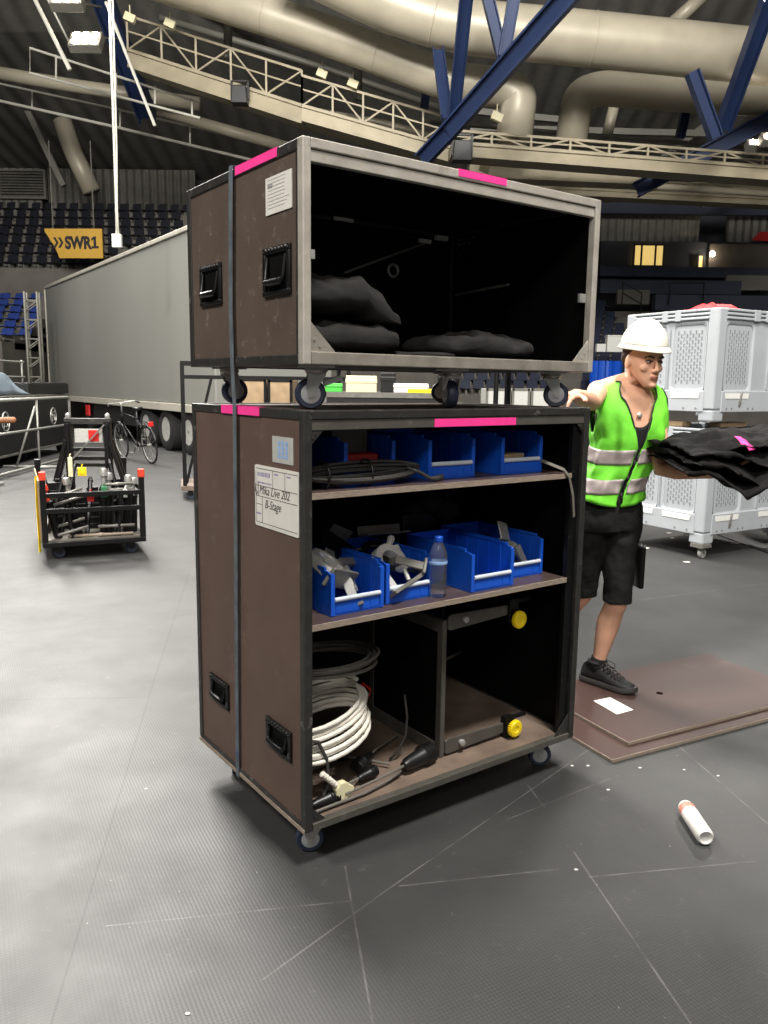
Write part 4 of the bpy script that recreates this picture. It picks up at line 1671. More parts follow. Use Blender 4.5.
b.tube([ct.matrix_basis @ Vector(p) for p in ((.02, .35, .66), (-.018, .30, .66), (-.022, .2, .4), (-.02, .12, .16), (-.022, .10, .06))], 0, flat=(.03, .003), up=(1, 0, 0))
tag(b.build('lashing_strap', 'yellow'), 'yellow strap hanging over the left side of the rolling cart', 'strap')


def on_cart(name, label, cat, x, y, z, rz=0, group=None):
    p = Matrix.Translation((-2.785, 6.388, 0)) @ Matrix.Rotation(CA, 4, 'Z') @ Vector((x, y, z))
    return empty(name, p, CA + rz, label, cat, group)


# mast frame in the middle
ms = on_cart('mast_frame', 'tall black steel mast frame with sloping side legs standing in the cart', 'frame', .44, .62, .163, -CA + .1)
for x in (-.17, .17):
    b = MB()
    b.box(x - .03, x + .03, -.03, .03, 0, .95)
    b.box(x - .012, x + .012, -.045, -.03, .02, .93)
    b.build('post', 'black_steel', ms, bevel=.003)
for z, h_ in ((.95, .05), (.62, .035), (.70, .03), (.56, .03), (.30, .04)):
    b = MB()
    b.box(-.2, .2, -.028, .028, z - h_ / 2, z + h_ / 2)
    b.build('crossbar', 'black_steel' if z < .9 else 'frame_black', ms, bevel=.003)
b = MB()
b.bar((-.13, -.04, .62), (.15, -.04, .92), .022, .012)
b.build('brace', 'steel_dark', ms)
for s_ in (-1, 1):
    for y in (-.03, .06):
        b = MB()
        b.bar((.19 * s_, y, .78), (.36 * s_, y, .20), .045, .03)
        b.bar((.36 * s_, y, .20), (.30 * s_, y, 0.02), .04, .03)
        b.build('side_leg', 'black_steel', ms)
b = MB()
b.box(-.12, .12, .0, .03, .76, .88)
b.build('sign_plate', 'sticker', ms)
b = MB()
b.box(.0, .09, -.004, -.0001, .77, .87)
b.build('red_patch', 'red', ms)
for s_ in (-1, 1):
    b = MB()
    b.capsule([(.17 * s_, 0, .975), (.17 * s_, 0, 1.0)], [.02, .024], 8)
    b.build('corner_fitting', 'steel', ms, smooth=True)
# rams standing around it
for i, (x, y, tx_, ty_, L_, lb) in enumerate(((.29, .20, -.16, 0, .50, 'black ram with grey cap leaning left behind the cart front rail, left of centre'), (.50, .22, .03, 0, .56, 'black upright ram with grey cap at the middle of the cart front'),
                                              (.545, .26, .03, .03, .52, 'black ram with grey cap just right of the middle ram of the cart'), (.69, .2, .05, 0, .50, 'black ram with grey cap right of the centre pair of the cart'),
                                              (.13, .14, -.22, 0, .46, 'black ram with orange cap leaning at the left corner of the cart'), (.745, .24, .03, 0, .47, 'black ram beside the right front post of the cart'))):
    r_ = on_cart('hydraulic_ram', lb, 'ram', x, y, .165, 0, 'rams standing in the cart')
    r_.rotation_euler = Euler((ty_, tx_, CA))
    b = MB()
    b.lathe([(.034, .0), (.036, .02), (.036, L_ * .62), (.04, L_ * .63), (.04, L_ * .68), (.03, L_ * .7)], n=14)
    b.build('barrel', 'black_steel', r_, smooth=True)
    b = MB()
    b.lathe([(.019, L_ * .69), (.019, L_ * .88), (.032, L_ * .89), (.032, L_ * .96), (.026, L_), (.012, L_ * 1.01)], n=14)
    b.build('rod_end', 'orange' if 'orange' in lb else 'steel', r_, smooth=True)
for i, (a, c, lb) in enumerate((((.08, .08, .50), (.33, .10, .58), 'upper pale rod on the left side of the cart'), ((.10, .08, .45), (.36, .10, .52), 'lower pale rod on the left side of the cart, under the other'),
                                ((.50, .12, .60), (.74, .14, .60), 'upper horizontal rod at the right of the cart'), ((.50, .10, .555), (.74, .12, .555), 'lower horizontal rod at the right of the cart'),
                                ((.12, .05, .20), (.36, .06, .26), 'rod lying on the cart deck at the left, front one'), ((.12, .12, .26), (.34, .13, .32), 'rod lying on the cart deck at the left, back one'),
                                ((.44, .08, .25), (.74, .09, .245), 'rod lying on the cart deck at the right'), ((.20, .10, .18), (.72, .05, .18), 'long flat rod on the cart deck behind the bottom edge'))):
    mt_ = ct.matrix_basis
    b = MB()
    b.tube([mt_ @ Vector(a), mt_ @ Vector(c)], .013, 10)
    b.tube([mt_ @ Vector(a).lerp(Vector(c), .46), mt_ @ Vector(a).lerp(Vector(c), .54)], .017, 10)
    tag(b.build('steel_rod', 'steel_dark' if i != 7 else 'ply_edge', smooth='all'), lb, 'rod', 'rods in the cart')
for x, y, z, dx_, dy_, dz_, m_, nm, lb in ((.35, .32, .66, .07, .05, .07, 'yellow', 'hand_lamp', 'small yellow box in front of the mast frame'), (.39, .07, .47, .05, .04, .07, 'red', 'hook_block', 'red hook hanging behind the cart front rail'),
                                          (.50, .07, .50, .05, .05, .09, 'green_dark', 'valve_block', 'dark green valve block behind the cart front rail'), (.245, .1, .68, .035, .03, .16, 'cream', 'ratchet_strap', 'pale strap bundle upright at the left of the cart mast'),
                                          (.67, .07, .49, .03, .02, .07, 'white_pl', 'label_tag', 'white tag hanging at the right of the cart front')):
    b = MB()
    b.box(-dx_ / 2, dx_ / 2, -dy_ / 2, dy_ / 2, 0, dz_)
    b.box(-dx_ * .3, dx_ * .3, -dy_ * .62, dy_ * .5, dz_ * .2, dz_ * .8)
    b.tube([(0, 0, dz_), (0, 0, dz_ + .02), (.01, 0, dz_ + .03)], .006, 8)
    o = b.build(nm, m_, bevel=.004)
    o.location = ct.matrix_basis @ Vector((x, y, z))
    o.rotation_euler.z = CA
    tag(o, lb, nm.replace('_', ' '))
for i, (x0, y0, r0, z0_, lb) in enumerate(((.20, .75, .10, .3, 'black hose looped left of the mast in the cart'), (.62, .45, .12, .28, 'black hose looped right of the mast in the cart'), (.66, .8, .11, .45, 'black hose hanging behind the right rams of the cart'))):
    b = MB()
    mt_ = ct.matrix_basis
    b.tube([mt_ @ Vector((x0 + (r0 + .012 * math.sin(k * .7)) * math.cos(k * .42), y0 + .012 * k / 6, z0_ + (r0 * 1.1) * math.sin(k * .42))) for k in range(46)], .011, 8)
    tag(b.build('hydraulic_hose', 'rubber', smooth='all'), lb, 'hose', 'hoses in the cart')

for i, (x0, x1, y0, y1, h_, lb) in enumerate(((.27, .62, .50, .58, .34, 'black control box low behind the rams of the cart'), (.08, .30, .55, .95, .42, 'black motor case at the back left of the cart'), (.58, .76, .55, .98, .40, 'black motor case at the back right of the cart'))):
    b = MB()
    b.box(x0, x1, y0, y1, .1625, .1625 + h_)
    for k in range(5):
        zz = .19 + k * h_ / 5.5
        b.box(x0 + .01, x1 - .01, y0 - .012, y0, zz, zz + .02)
    b.box((x0 + x1) / 2 - .05, (x0 + x1) / 2 + .05, y0 + .02, y0 + .04, .1625 + h_, .1625 + h_ + .03)
    o = b.build('motor_case', 'black_steel', bevel=.004)
    o.matrix_world = Matrix.Translation((-2.785, 6.388, 0)) @ Matrix.Rotation(CA, 4, 'Z')
    tag(o, lb, 'motor case', 'motor cases in the cart')

rc = random.Random(4)
for i, (x0, y0, x1, y1, z1, lb) in enumerate(((.06, .40, .20, .50, .62, 'black strut standing behind the orange-capped ram of the cart'), (.16, .32, .30, .50, .72, 'black strut leaning towards the mast at the left of the cart'), (.36, .20, .42, .40, .60, 'black strut between the left ram and the middle ram'),
                                              (.60, .30, .58, .46, .66, 'black strut right of the centre rams'), (.70, .36, .60, .50, .74, 'black strut leaning to the mast at the right of the cart'), (.78, .40, .72, .52, .58, 'black strut near the right side rail of the cart'), (.24, .10, .20, .14, .50, 'short black strut behind the left end of the front rail'), (.60, .08, .64, .12, .52, 'short black strut behind the right end of the front rail'))):
    b = MB()
    mt_ = ct.matrix_basis
    p, q = mt_ @ Vector((x0, y0, .1665)), mt_ @ Vector((x1, y1, z1))
    b.tube([p, q], .020, 8)
    b.tube([p.lerp(q, .55), p.lerp(q, .62)], .028, 8)
    b.tube([q, q + (q - p).normalized() * .04], [.026, .014], 8)
    tag(b.build('strut', 'black_steel', smooth=True), lb, 'strut', 'black struts in the cart')

# ---- bicycle
B0, B1 = ground(152, 464), ground(124, 458)                    # rear and front contact
bd = (B1 - B0)
wb_ = bd.length
BA = math.atan2(bd.y, bd.x)
bk = empty('bicycle', B0, BA, 'dark city bicycle with a red rear light, parked beside the grey trailer', 'bicycle')
k_ = wb_ / 1.08
bk.rotation_euler = Euler((R(-7), 0, BA))
RW = .345


def bwheel(x):
    b = MB()
    b.torus((x, 0, RW), (0, 1, 0), RW - .018, .018, 36, 8)
    w_ = b.build('wheel', 'tyre', bk, smooth='all')
    b = MB()
    b.torus((x, 0, RW), (0, 1, 0), RW - .040, .009, 36, 6)
    b.build('rim', 'steel', w_, smooth='all')
    b = MB()
    for i in range(16):
        a = 2 * PI * i / 16
        s_ = .02 * (-1) ** i
        b.tube([(x + .015 * math.cos(a + 1), s_, RW + .015 * math.sin(a + 1)), (x + (RW - .042) * math.cos(a), 0, RW + (RW - .042) * math.sin(a))], .0022, 5)
    b.lathe([(.02, -.04), (.02, .04)], (x, 0, RW), (0, 1, 0), 12)
    b.build('spokes', 'steel', w_)
    b = MB()
    b.tube([(x + (RW + .022) * math.cos(a), 0, RW + (RW + .022) * math.sin(a)) for a in [R(20 + 150 * i / 14) for i in range(15)]], 0, flat=(.045, .003))
    b.build('mudguard', 'black_pl', bk, smooth='all')


bwheel(0)
bwheel(wb_)
bb, st_, hd, hd2 = Vector((.42 * k_, 0, .29)), Vector((.30 * k_, 0, .80)), Vector((wb_ - .27, 0, .88)), Vector((wb_ - .22, 0, .70))
b = MB()
for p, q, r_ in ((bb, st_, .017), (st_ * .96 + hd * .04, hd, .017), (bb, hd2, .019), (hd, hd2, .021), (bb, Vector((0, .03, RW)), .011), (bb, Vector((0, -.03, RW)), .011), (st_, Vector((0, .03, RW)), .010), (st_, Vector((0, -.03, RW)), .010)):
    b.tube([p, q], r_, 10)
b.build('frame', 'black_steel', bk, smooth='all')
b = MB()
for s_ in (-1, 1):
    b.tube([hd2 + Vector((0, .03 * s_, 0)), Vector((wb_ - .06, .045 * s_, RW + .1)), Vector((wb_, .045 * s_, RW))], .012, 8)
b.build('fork', 'black_steel', bk, smooth='all')
b = MB()
b.tube([hd, hd + Vector((-.03, 0, .16)), hd + Vector((-.02, 0, .19))], .014, 8)
b.tube([hd + Vector((-.16, .29, .17)), hd + Vector((-.06, .26, .2)), hd + Vector((-.0, .1, .19)), hd + Vector((-.0, -.1, .19)), hd + Vector((-.06, -.26, .2)), hd + Vector((-.16, -.29, .17))], .011, 8)
hb = b.build('handlebar', 'steel', bk, smooth='all')
b = MB()
for s_ in (-1, 1):
    b.tube([hd + Vector((-.08, .27 * s_, .195)), hd + Vector((-.18, .295 * s_, .165))], .018, 8)
b.build('grip', 'black_pl', hb, smooth='all')
b = MB()
b.tube([st_, st_ + Vector((-.03, 0, .17))], .013, 8)
b.build('seat_post', 'steel', bk, smooth='all')
b = MB()
b.loft([[st_ + Vector((x - .03, w_ * math.cos(a), .19 + h_ * math.sin(a))) for a in [2 * PI * i / 12 for i in range(12)]] for x, w_, h_ in ((-.14, .05, .02), (-.12, .085, .032), (-.03, .075, .03), (.06, .035, .022), (.14, .02, .015))])
b.build('saddle', 'black_pl', bk, smooth='all')
b = MB()
for s_ in (-1, 1):
    b.tube([(-.2, .05 * s_, .74), (.22 * k_, .05 * s_, .75)], .006, 6)
    b.tube([(-.08, .05 * s_, .74), (0, .04 * s_, RW)], .005, 6)
for x in (-.2, -.08, .05):
    b.tube([(x, -.05, .74), (x, .05, .74)], .005, 6)
b.build('luggage_rack', 'black_steel', bk)
b = MB()
b.box(-.235, -.20, -.045, .045, .69, .77)
b.build('rear_light', 'red', bk, bevel=.008)
b = MB()
b.torus(bb, (0, 1, 0), .085, .008, 24, 6)
b.bar(bb + Vector((0, .05, 0)), bb + Vector((.12, .05, -.12)), .025, .012)
b.bar(bb + Vector((0, -.05, 0)), bb + Vector((-.12, -.05, .12)), .025, .012)
b.box(bb.x + .08, bb.x + .17, .05, .13, bb.z - .135, bb.z - .11)
b.box(bb.x - .17, bb.x - .08, -.13, -.05, bb.z + .11, bb.z + .135)
b.build('crankset', 'steel_dark', bk)

# ---- semi-trailer
T0, T1 = Vector((-3.93, 16.0, 0)), Vector((-10.8, 26.0, 0))
td = T1 - T0
TLn = 13.6
T0 = T0 - td.normalized() * 1.4 + td.normalized() * TLn
TA = math.atan2(-td.y, -td.x)
tr = empty('semi_trailer', T0, TA, 'long grey curtain-sided semi-trailer parked along the left of the arena', 'trailer')
# local: x from the front end towards the rear doors, y to the far side; the visible side is y = 0
far = 2.5
b = MB()
b.box(0, TLn, .0, far, 1.02, 4.30)
b.build('curtain_body', 'truck', tr, bevel=.03)
b = MB()
b.box(-.02, TLn + .02, -.03, far + .03, 4.30, 4.40)
b.build('roof_rail', 'truck_rail', tr, bevel=.02)
b = MB()
b.box(-.02, TLn + .02, -.04, .06, .86, 1.02)
b.box(-.02, TLn + .02, far - .06, far + .04, .86, 1.02)
b.build('side_rail', 'truck_rail', tr, bevel=.01)
b = MB()
b.box(-.03, .04, -.03, far + .03, .9, 4.35)
b.build('front_post', 'truck_rail', tr, bevel=.01)
b = MB()
b.box(.3, TLn - .3, .7, .85, .7, .95)
b.box(.3, TLn - .3, far - .85, far - .7, .7, .95)
for i in range(12):
    b.box(.5 + i * 1.1, .6 + i * 1.1, .1, far - .1, .80, .95)
b.build('chassis', 'black_steel', tr)
b = MB()
b.box(TLn - 8.5, TLn - 4.9, .02, .05, .42, .84)
b.build('side_skirt', 'case_far', tr)
for sx in (TLn - 9.9,):
    for yy in (.35, far - .45):
        b = MB()
        b.box(sx, sx + .12, yy, yy + .12, .1, .9)
        b.box(sx - .1, sx + .22, yy - .08, yy + .2, .02, .1)
        b.build('landing_leg', 'steel_dark', tr)
for ax_ in (TLn - 1.5, TLn - 2.82, TLn - 4.14):
    for yy, sgn in ((.0, -1), (far - .36, 1)):
        b = MB()
        b.lathe([(.26, -.17), (.40, -.18), (.46, -.14), (.46, .14), (.40, .18), (.26, .17)], (ax_, yy + .2, .46), (0, 1, 0), 32, cap=False)
        tw = b.build('wheel', 'tyre', tr, smooth=True)
        b = MB()
        yo = -.165 if sgn < 0 else .165
        pr_ = [(.27, .0), (.25, .02), (.23, .08), (.12, .10), (.11, .02), (.04, .0)]
        b.lathe([(r_, h_) for r_, h_ in pr_], (ax_, yy + .2 + yo, .46), (0, -sgn, 0), 28)
        b.build('rim', 'rim', tw, smooth=True)
b = MB()
b.box(TLn - 5.9, TLn - 5.2, .04, .35, .55, .85)
b.build('tool_box', 'black_pl', tr, bevel=.02)
b = MB()
b.box(TLn - 9.25, TLn - 8.9, -.015, .04, .50, .80)
b.build('extinguisher_box', 'red', tr, bevel=.02)
b = MB()
b.lathe([(.30, -.12), (.48, -.13), (.5, 0), (.48, .13), (.30, .12)], (TLn - 9.6, .32, .56), (0, 1, 0), 28)
b.build('spare_wheel', 'tyre', tr, smooth=True)

# ---- crowd barrier
br = empty('crowd_barrier', (-5.72, 11.7, 0), 0, 'galvanised tube crowd barrier with a slanting stay, in front of the black trunks', 'barrier')
q0, q1 = Vector((-5.72, 11.7, 0)), Vector((-5.86, 14.9, 0))
bu = (q1 - q0)
bl = bu.length
br.rotation_euler.z = math.atan2(bu.y, bu.x)
hT, hM = 1.16, .66
for k in range(1):
    b = MB()
    r_ = .10
    pts = [(-1.2, 0, hT), (bl - r_, 0, hT)] + [(bl - r_ + r_ * math.sin(t), 0, hT - r_ + r_ * math.cos(t)) for t in [R(15 * i) for i in range(1, 7)]] + [(bl, 0, .05)]
    b.tube(pts, .024, 10)
    b.build('frame', 'barrier', br, smooth='all')
b = MB()
b.tube([(-1.2, 0, hM), (bl, 0, hM)], .020, 10)
b.build('rail', 'barrier', br, smooth='all')
b = MB()
b.tube([(-1.2, 0, .06), (bl, 0, .06)], .022, 10)
b.build('rail', 'barrier', br, smooth='all')
for x in (1.65, -.6):
    b = MB()
    b.tube([(x, 0, .06), (x, 0, hT)], .018, 10)
    b.build('upright', 'barrier', br, smooth='all')
    b = MB()
    b.tube([(x - .02, .02, hT - .12), (x - .10, .34, .05)], .018, 10)
    b.tube([(x, -.35, .03), (x, .60, .03)], .02, 10)
    b.tube([(x - .10, .40, .03), (x - .10, -.2, .03)], .02, 10)
    b.build('stay', 'barrier', br, smooth='all')

# ---- black trunks in a row behind it
for i, (ya, yb, lb) in enumerate(((9.6, 12.2, 'black touring trunk nearest the left edge of the photo, behind the barrier'), (12.25, 14.9, 'black touring trunk with a round dish, behind the barrier stay'), (14.95, 17.0, 'farthest black touring trunk with a round dish, next to the trailer wheel'))):
    xx = -6.33 - (ya - 12.2) * .075
    t_ = empty('touring_trunk', (xx, ya, 0), R(4.3), lb, 'trunk', 'black trunks behind the barrier')
    L_ = yb - ya
    b = MB()
    b.box(-1.1, 0, 0, L_, .17, 1.17)
    b.build('body', 'case_far', t_, bevel=.015)
    b = MB()
    b.box(-1.12, .012, -.01, L_ + .01, 1.12, 1.19)
    b.build('edge_profile', 'steel_dark', t_, bevel=.006)
    b = MB()
    b.box(-.03, .012, -.01, L_ + .01, .16, .20)
    b.build('bottom_profile', 'steel_dark', t_, bevel=.006)
    for yy in ((L_ * .5,)):
        b = MB()
        b.torus((.006, yy, .76), (1, 0, 0), .16, .014, 28, 8)
        b.torus((.006, yy, .76), (1, 0, 0), .085, .010, 24, 8)
        for k in range(4):
            t = PI / 4 + PI / 2 * k
            b.bar((.006, yy + .09 * math.cos(t), .76 + .09 * math.sin(t)), (.006, yy + .16 * math.cos(t), .76 + .16 * math.sin(t)), .02)
        b.lathe([(.04, 0), (.04, .016), (.02, .022)], (0, yy, .76), (1, 0, 0), 20)
        b.build('dish', 'steel', t_, smooth=True)
    for x in (-.95, -.15):
        for yy in (.25, L_ - .25):
            b = MB()
            b.lathe([(.03, -.02), (.075, -.022), (.08, 0), (.075, .022), (.03, .02)], (x, yy, .08), (.2, 1, 0), 18)
            b.box(x - .04, x + .04, yy - .035, yy + .035, .13, .17)
            b.build('caster', 'black_steel', t_, smooth=True)
b = MB()
p0, p1 = at(13, 420, 12.6), at(-45, 422, 12.3)
b.capsule([p0, p0.lerp(p1, .5), p1], [.05, .045, .042], 12)
tag(b.build('wooden_pole', 'brown_handle', smooth='all'), 'brown wooden pole held out level in front of the black trunks at the left edge', 'pole')

# things on top of the trunks
def sheet(name, mat, c, lx, ly, h_, label, cat, seed):
    b = MB()
    n = 26
    vs = [[b.bm.verts.new(Vector(c) + Vector((lx * (i / n - .5), ly * (j / n - .5), h_ * (1 - (2 * i / n - 1) ** 4) * (1 - (2 * j / n - 1) ** 4) * (.75 + .5 * noise.noise(Vector((i * .25, j * .2, seed))))))) for j in range(n + 1)] for i in range(n + 1)]
    for i in range(n):
        for j in range(n):
            b.bm.faces.new((vs[i][j], vs[i + 1][j], vs[i + 1][j + 1], vs[i][j + 1]))
    o = b.build(name, mat, smooth='all')
    md = o.modifiers.new('thick', 'SOLIDIFY')
    md.thickness = .02
    md.offset = -1
    return tag(o, label, cat)


sheet('tarpaulin', 'tarp', (-6.92, 13.6, 1.215), .8, 2.4, .42, 'grey blue tarpaulin bundled on top of the black trunks', 'tarp', 2)
b = MB()
b.box(-7.5, -6.6, 14.9, 16.8, 1.195, 1.40)
b.box(-7.48, -6.62, 14.92, 16.78, 1.40, 1.42)
tag(b.build('stage_box', 'case_far', bevel=.01), 'low black box lying on the farthest black trunk', 'box')
gr_ = empty('steel_gate_frame', (-7.42, 14.4, 1.2), R(90), 'silver railing frame standing on the black trunks behind the tarpaulin', 'railing')
for z in (.32, .62):
    b = MB()
    b.tube([(-2.5, 0, z), (2.2, 0, z)], .022, 8)
    b.build('rail', 'barrier', gr_, smooth='all')
for x in (-2.4, 0, 2.1):
    b = MB()
    b.tube([(x, 0, 0), (x, 0, .66)], .02, 8)
    b.build('upright', 'barrier', gr_, smooth='all')
# lattice tower next to the trailer front
pT = at(37, 388, 23.6)
lt = empty('lattice_tower', (pT.x, 23.6, 0), R(12), 'grey lattice tower with rungs rising beside the front end of the trailer', 'truss')
hh = 3.95
for x in (-.17, .17):
    for y in (-.17, .17):
        b = MB()
        b.tube([(x, y, 0), (x, y, hh)], .035, 8)
        b.build('chord', 'pipe_grey', lt, smooth='all')
for i in range(14):
    z = .2 + i * .27
    b = MB()
    for y in (-.17, .17):
        b.tube([(-.17, y, z), (.17, y, z + (.0 if i % 2 else .26))], .018, 6)
    b.tube([(-.17, -.17, z), (-.17, .17, z)], .016, 6)
    b.build('rung', 'pipe_grey', lt)

# ---- wheeled black rack behind the cases
RA = .25
rk = empty('rolling_rack', ground(184, 499, .0) + Vector((.02, 0, 0)), RA, 'tall black steel rack on a wooden base with casters, half hidden behind the cases', 'rack')
b = MB()
b.box(-.05, 2.2, -.05, .75, .11, .17)
b.build('base', 'wood_floor', rk, bevel=.006)
HR = 1.70
for x in (0, 2.1):
    for y in (0, .68):
        b = MB()
        b.bar((x, y, .17), (x, y, HR), .05)
        b.build('post', 'black_steel', rk)
for z in (HR, HR - .17):
    for y in (0, .68):
        b = MB()
        b.bar((0, y, z), (2.1, y, z), .045)
        b.build('crossbar', 'black_steel', rk)
for x in (0, 2.1):
    b = MB()
    b.bar((x, 0, HR), (x, .68, HR), .045)
    b.build('crossbar', 'black_steel', rk)
b = MB()
b.bar((.02, 0, .2), (.36, 0, HR - .15), .035)
b.build('brace', 'black_steel', rk)
for x in (.06, 2.0):
    for y in (.03, .64):
        cart_caster(rk, x, y, .112)

# ------------------------------------------------------------------ right: boards, can, pallet boxes
BDA = math.atan2(.46, .888)
for (x, y, z, d, hole, lb) in ((.915, 2.965, .0005, .62, False, 'lower brown board lying flat on the floor under the other board'), (1.015, 3.088, .0170, .64, True, 'upper brown board lying on the other one, with a round hole and a paper label')):
    b = MB()
    W_ = 1.2
    t_ = .016
    if hole:
        hx, hy, hr = .52, .33, .017
        outer = [(0, 0), (W_, 0), (W_, d), (0, d)]
        # board with a round hole: ring of quads from the hole to the rectangle
        n = 32
        def rect(a):
            dx_, dy_ = math.cos(a), math.sin(a)
            k = min(((W_ - hx) / dx_ if dx_ > 0 else -hx / dx_) if abs(dx_) > 1e-6 else 1e9, ((d - hy) / dy_ if dy_ > 0 else -hy / dy_) if abs(dy_) > 1e-6 else 1e9)
            return (hx + dx_ * k, hy + dy_ * k)
        angs = sorted([2 * PI * i / n for i in range(n)] + [math.atan2(c[1] - hy, c[0] - hx) % (2 * PI) for c in outer])
        o_ = [rect(a) for a in angs]
        i_ = [(hx + hr * math.cos(a), hy + hr * math.sin(a)) for a in angs]
        b.loft([[Vector((p[0], p[1], 0)) for p in i_], [Vector((p[0], p[1], 0)) for p in o_], [Vector((p[0], p[1], t_)) for p in o_], [Vector((p[0], p[1], t_)) for p in i_], [Vector((p[0], p[1], 0)) for p in i_]], cap=False)
        bmesh.ops.remove_doubles(b.bm, verts=b.bm.verts, dist=1e-6)
    else:
        b.box(0, W_, 0, d, 0, t_)
    r_ = empty('case_lid', (x, y, z), BDA, lb, 'board', 'boards on the floor')
    b.build('panel', 'board', r_)
    b = MB()
    b.box(-.002, W_ + .002, -.003, 0, .001, t_ - .001)
    b.box(-.003, 0, 0, d, .001, t_ - .001)
    b.build('edging', 'ply_edge', r_)
    if hole:
        pm = (Matrix.Translation((x, y, z)) @ Matrix.Rotation(BDA, 4, 'Z')).inverted()
        P4 = [pm @ ground(u, v, z + t_) for u, v in ((593.5, 701), (610, 697.5), (633.5, 710), (617, 714.5))]
        b = MB()
        b.loft([[Vector((p.x, p.y, t_ + .0002)) for p in P4], [Vector((p.x, p.y, t_ + .0012)) for p in P4]])
        lbp = tag(b.build('paper_label', 'paper', r_), 'white paper label')
        b = MB()
        u_, v_ = P4[2] - P4[1], P4[0] - P4[1]
        for i in range(3):
            a = P4[1] + u_ * .15 + v_ * (.3 + .18 * i)
            q = [a, a + u_ * .5, a + u_ * .5 + v_ * .03, a + v_ * .03]
            b.loft([[Vector((p.x, p.y, t_ + .0013)) for p in q], [Vector((p.x, p.y, t_ + .0016)) for p in q]])
        b.build('print', 'panel_grey', lbp)

# drinks can on its side
c0, c1_ = ground(706, 838, .03), ground(687.5, 810, .03)
ax_ = (c1_ - c0).normalized()
cn = empty('drinks_can', c0 + ax_ * .09, 0, 'white drinks can lying on its side on the dark floor, hollow end towards the viewer', 'can')
b = MB()
Lc, rc = c1_ - c0, .0285
o_ = -ax_ * .09 + Vector((0, 0, 0))
L_ = .195
b.lathe([(.003, .007), (.016, .006), (.0205, .001), (.0225, 0), (.0255, .004), (rc, .008), (rc, L_ - .02), (.0235, L_ - .004), (.0245, L_), (.0225, L_), (.021, L_ - .004), (.002, L_ - .004)], o_, ax_, 28)
b.build('body', 'can', cn, smooth=True)
b = MB()
b.lathe([(rc + .0004, L_ - .045), (rc + .0004, L_ - .02), (.0242, L_ - .006)], o_, ax_, 28, cap=False)
b.build('coloured_band', 'lips', cn, smooth=True)
b = MB()
b.lathe([(.0003, .0125), (.0158, .0108)], o_, ax_, 24)
b.build('base_dome', 'steel', cn, smooth=True)

# pallet boxes
BXA = R(30.8)
BX0 = Vector((2.755, 6.77, 0))


